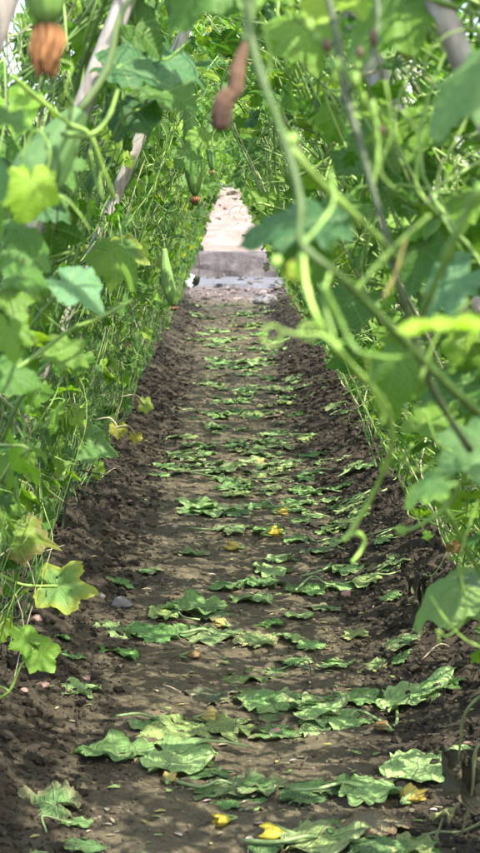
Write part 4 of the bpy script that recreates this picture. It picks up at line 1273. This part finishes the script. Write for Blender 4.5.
v.leaf(80, 443, 5.6, 42, 345, (0.1, 0.5, 0.85), np.array([0.10, 0.21, 0.055]), None, 0)
v.leaf(78, 440, 5.58, 20, 150, (-0.2, 0.6, 0.75), np.array([0.12, 0.22, 0.05]), None, 1)
v.line('stem', [(62, 530, 5.6), (66, 500, 5.6), (68, 470, 5.62), (80, 445, 5.6)], 3.5, 3, SD, 20)
v.line('stem', [(80, 470, 5.6), (100, 474, 5.62), (122, 474, 5.65), (128, 468, 5.66)], 3, 2.5, SD * 1.3, 16)
for (x, y, s, a, c) in [(118, 428, 14, 265, (0.30, 0.30, 0.05)), (136, 436, 10, 260, (0.32, 0.28, 0.04)), (144, 405, 13, 350, (0.24, 0.30, 0.06))]:
    v.leaf(x, y, 5.8, s, a, (0.2, 0.7, 0.4), np.array(c), None, 5, 'small yellowed leaf')
    v.line('leaf_stalk', [(x, y, 5.8), (x - 8, y - 10, 5.8), (x - 24, y - 8, 5.8)], 2, 2.5, STRAW, 8)
# pink withered bloom
v = Vine(43, 470, 5.2, 'small pinkish withered bloom on a stalk in the left row', 'withered_bloom', 'withered bloom', None)
for q in range(5):
    v.leaf(43 + (q - 2) * 2, 468 + (q % 2) * 2, 5.2, 7, 90 + (q - 2) * 50, (0.2 * (q - 2), 0.7, 0.4), np.array([0.50, 0.22, 0.16]), None, q, None, None, M_FLOWER, 'petal')
v.line('stalk', [(43, 470, 5.2), (40, 490, 5.22), (36, 510, 5.25)], 2.5, 2.5, STRAW, 10)
# seedling
g0 = ground_pt(0, 704)
v = Vine(0, 704, g0.y, 'young seedling with two bright lobed leaves beside the pink brick chips', 'gourd_seedling', 'seedling', None)
d0 = g0.y - 0.4
v.line('stem', [(-4, 700, d0), (10, 690, d0), (20, 668, d0), (33, 648, d0)], 5, 3.5, SL, 24)
v.line('stem', [(10, 692, d0), (4, 688, d0), (-12, 682, d0)], 4, 3, SL, 8)
v.leaf(27, 641, d0, 25, 140, (0.15, 0.85, 0.45), np.array([0.15, 0.29, 0.035]), None, 2)
v.leaf(40, 653, d0, 29, 305, (-0.1, 0.85, 0.5), np.array([0.19, 0.34, 0.045]), None, 5)

# lower right: dead stalks
g0 = ground_pt(462, 838); d0 = g0.y
v = Vine(462, 838, d0, 'dying vine in the lower right corner with arched pale stalks and a brown hanging leaf', 'dying_vine', 'vine', None)
v.line('stem', [(500, 688, d0 - 0.25), (478, 698, d0 - 0.22), (464, 716, d0 - 0.2), (460, 745, d0 - 0.15), (458, 766, d0 - 0.1)], 5, 4, np.array([0.26, 0.30, 0.12]), 28)
v.line('stem', [(492, 740, d0 - 0.2), (476, 750, d0 - 0.18), (472, 790, d0 - 0.12), (462, 832, d0), (452, 856, d0 + 0.02)], 5.5, 4.5, np.array([0.30, 0.31, 0.14]), 30)
v.line('stem', [(484, 822, d0 - 0.05), (460, 832, d0), (436, 832, d0 + 0.02), (412, 842, d0 + 0.02), (396, 850, d0)], 5, 4, np.array([0.22, 0.25, 0.11]), 26)
v.line('stem', [(444, 812, d0), (438, 832, d0), (430, 846, d0), (416, 858, d0 - 0.02)], 4.5, 4, np.array([0.28, 0.30, 0.12]), 18)
v.leaf(458, 766, d0 - 0.1, 44, 268, (0.5, 0.8, 0.05), np.array([0.085, 0.075, 0.045]), None, 3, None, None, M_DRY, 'dead_leaf')
v.leaf(460, 770, d0 - 0.08, 36, 285, (-0.4, 0.8, 0.1), np.array([0.07, 0.065, 0.04]), None, 1, None, None, M_DRY, 'dead_leaf')
v.leaf(448, 812, d0, 20, 200, (0.1, 0.5, 0.8), np.array([0.20, 0.20, 0.09]), None, 6, None, None, M_DRY, 'dead_leaf')
# dark stump with dead leaf on the right
g0 = ground_pt(418, 622); d0 = g0.y
v = Vine(418, 622, d0, 'dark rotten stump with hanging dead leaf under the broad grey green leaf', 'rotten_stump', 'stump', None)
v.line('stump', [(416, 628, d0), (416, 606, d0), (420, 588, d0), (424, 574, d0)], 15, 9, np.array([0.05, 0.042, 0.03]), 16, 10)
v.leaf(420, 584, d0 - 0.03, 26, 262, (0.2, 0.9, 0.1), np.array([0.06, 0.055, 0.035]), None, 1, None, None, M_DRY, 'dead_leaf')
v.leaf(424, 584, d0 - 0.02, 20, 285, (-0.4, 0.8, 0.1), np.array([0.07, 0.07, 0.04]), None, 3, None, None, M_DRY, 'dead_leaf')

# ------------------------------------------------------------------ beyond the tunnel
def slab(name, pts_yz, x0, x1, nx_, mat, amp, seed, kind='structure', label=None, cat=None, y_amp=None):
    """a strip across the far end: profile pts_yz swept along x with a little unevenness"""
    xs_ = np.linspace(x0, x1, nx_)
    P = np.array(pts_yz, float); k = len(P)
    V = np.zeros((nx_, k, 3))
    V[:, :, 0] = xs_[:, None]; V[:, :, 1] = P[None, :, 0]; V[:, :, 2] = P[None, :, 1]
    V[:, :, 2] += amp * fbm(xs_[:, None] * 1.7 + 0 * P[None, :, 0], np.arange(k)[None, :] * 0.7 + 0 * xs_[:, None], seed, 4) * (P[None, :, 1] > 0.02)
    V[:, :, 1] += (amp if kind is None or y_amp is None else y_amp) * fbm(xs_[:, None] * 2.1 + 0 * P[None, :, 0], np.arange(k)[None, :] * 0.9 + 0 * xs_[:, None], seed + 9, 4)
    i, j = np.meshgrid(np.arange(nx_ - 1), np.arange(k - 1), indexing='ij'); i = i.ravel(); j = j.ravel()
    Q = np.stack([i * k + j, (i + 1) * k + j, (i + 1) * k + j + 1, i * k + j + 1], 1)
    m = MB(); m.add(V.reshape(-1, 3), Q)
    o = m.build(name, mat, smooth=False)
    tag(o, label, cat, kind=kind)
    return o


slab('path', [(23.6, 0.0), (23.62, 0.05), (24.4, 0.055), (25.3, 0.055), (25.9, 0.05), (25.92, 0.0)], -14, 14, 400, M_CONC, 0.03, 3, y_amp=0.35)
w = slab('stone_wall', [(26.3, 0.0), (26.3, 0.12), (26.34, 0.20), (26.35, 0.36), (26.45, 0.38), (26.8, 0.38), (26.85, 0.0)], -14, 14, 500, M_BLOCK, 0.10, 8, kind=None, label='low rough grey stone wall across the far end of the tunnel', cat='wall')
prof = [(26.7, 0.30)] + [(26.9 + 5.2 * t, 0.32 + 1.02 * t ** 0.8) for t in np.linspace(0.05, 1, 14)] + [(36, 1.45), (60, 1.6), (200, 1.0), (600, -0.5)]
slab('earth_bank', prof, -60, 60, 400, M_BANK, 0.09, 15)
bs = MB(); rs = np.random.default_rng(66)
for q in range(420):
    t = rs.random(); x = rs.normal(0, 1.6); y = 26.9 + 5.2 * t
    if q % 3 == 0: y = rs.uniform(23.4, 26.2)
    z = 0.32 + 1.02 * t ** 0.8 if q % 3 else 0.05
    sz = min(0.018 * (1 - rs.random()) ** -0.5, 0.08 if q % 3 else 0.035); V, T = clod_shapes[rs.integers(10, 20)]
    bs.add(V * sz * np.array([1, 1, 0.7]) + np.array([x, y, z]), None, T, np.array([0.13, 0.10, 0.08] if q % 3 else [0.075, 0.066, 0.062]) * rs.uniform(0.4, 1.5))
tag(bs.build('rubble', M_CLOD, smooth=False), kind='stuff')
# weedy clumps on the bank
rs = np.random.default_rng(8)
for q in (0, 1, 3, 4):
    m = MB()
    for a_ in range(9):
        tube(m, spline([(0, 0, -0.05), (0.12 * math.cos(a_), 0.1 * math.sin(a_), 0.2), (0.3 * math.cos(a_), 0.25 * math.sin(a_), 0.33)], 6), 0.006, (0.1, 0.16, 0.05), 5)
    for _ in range(70):
        p = rs.normal(0, 1, 3) * np.array([0.28, 0.22, 0.16]) + np.array([0, 0, 0.2])
        p[2] = abs(p[2])
        put_leaf(m, LIVE_LO[rs.integers(8)], p, rs.normal(0, 0.6, 3) + np.array([0, 0, 0.7]), rs.normal(0, 1, 3), rs.uniform(0.04, 0.09), leaf_col(rs))
    x = [-1.25, -0.55, 0.35, 0.9, 1.5][q]; y = [30.5, 31.6, 32.0, 31.2, 30.0][q]
    t = (y - 26.9) / 5.2
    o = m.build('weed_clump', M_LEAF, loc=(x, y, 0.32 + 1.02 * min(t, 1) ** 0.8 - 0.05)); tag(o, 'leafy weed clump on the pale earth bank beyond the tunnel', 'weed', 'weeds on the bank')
# plastic bag by the mouth of the tunnel
p = ground_pt(187, 290)
V, T = lump(3, 91, 0.9)
m = MB(); m.add(V * np.array([0.10, 0.07, 0.14]), None, T, (0.62, 0.66, 0.74)); o = m.build('plastic_bag', M_FLOWER, loc=(p.x, p.y, p.z + 0.09)); tag(o, 'crumpled bluish white plastic bag at the left of the tunnel mouth', 'plastic bag')
# two dark withered leaves dangling at the mouth of the tunnel
for q, (px, py, d, lab) in enumerate([(198, 280, 18.5, 'dark withered leaf dangling at the left of the tunnel mouth'), (267, 266, 18, 'dark withered leaf dangling at the right of the tunnel mouth')]):
    v = Vine(px, py, d, lab, 'withered_leaf', 'withered leaf', 'withered leaves at the tunnel mouth')
    v.leaf(px, py, d, 8, 268, (0.85, 0.5, 0.1), np.array([0.045, 0.05, 0.03]), None, 3 + q, None, None, M_DRY, 'blade')
    v.line('thread', [(px, py, d), (px + 1, py - 22, d), (px - 8 + 20 * q, py - 60, d + 0.05)], 1.5, 1.5, STRAW * 0.6, 10, 5)
# training strings
for q, (x, y0, y1, d, lab) in enumerate([(57, -30, 235, 2.0, 'thin dark training string crossing the slanting gourd'), (5, -30, 250, 1.9, 'thin dark training string at the left edge')]):
    a = at(x, y1, d); b = at(x + 1, y0, d)
    m = MB(); tube(m, spline([(0, 0, 0), ((b - a) * 0.5) + Vector((0.002, 0, 0)), b - a], 10), 0.0009, (0.03, 0.035, 0.03), 5)
    o = m.build('training_string', M_DRY, loc=tuple(a)); tag(o, lab, 'string')
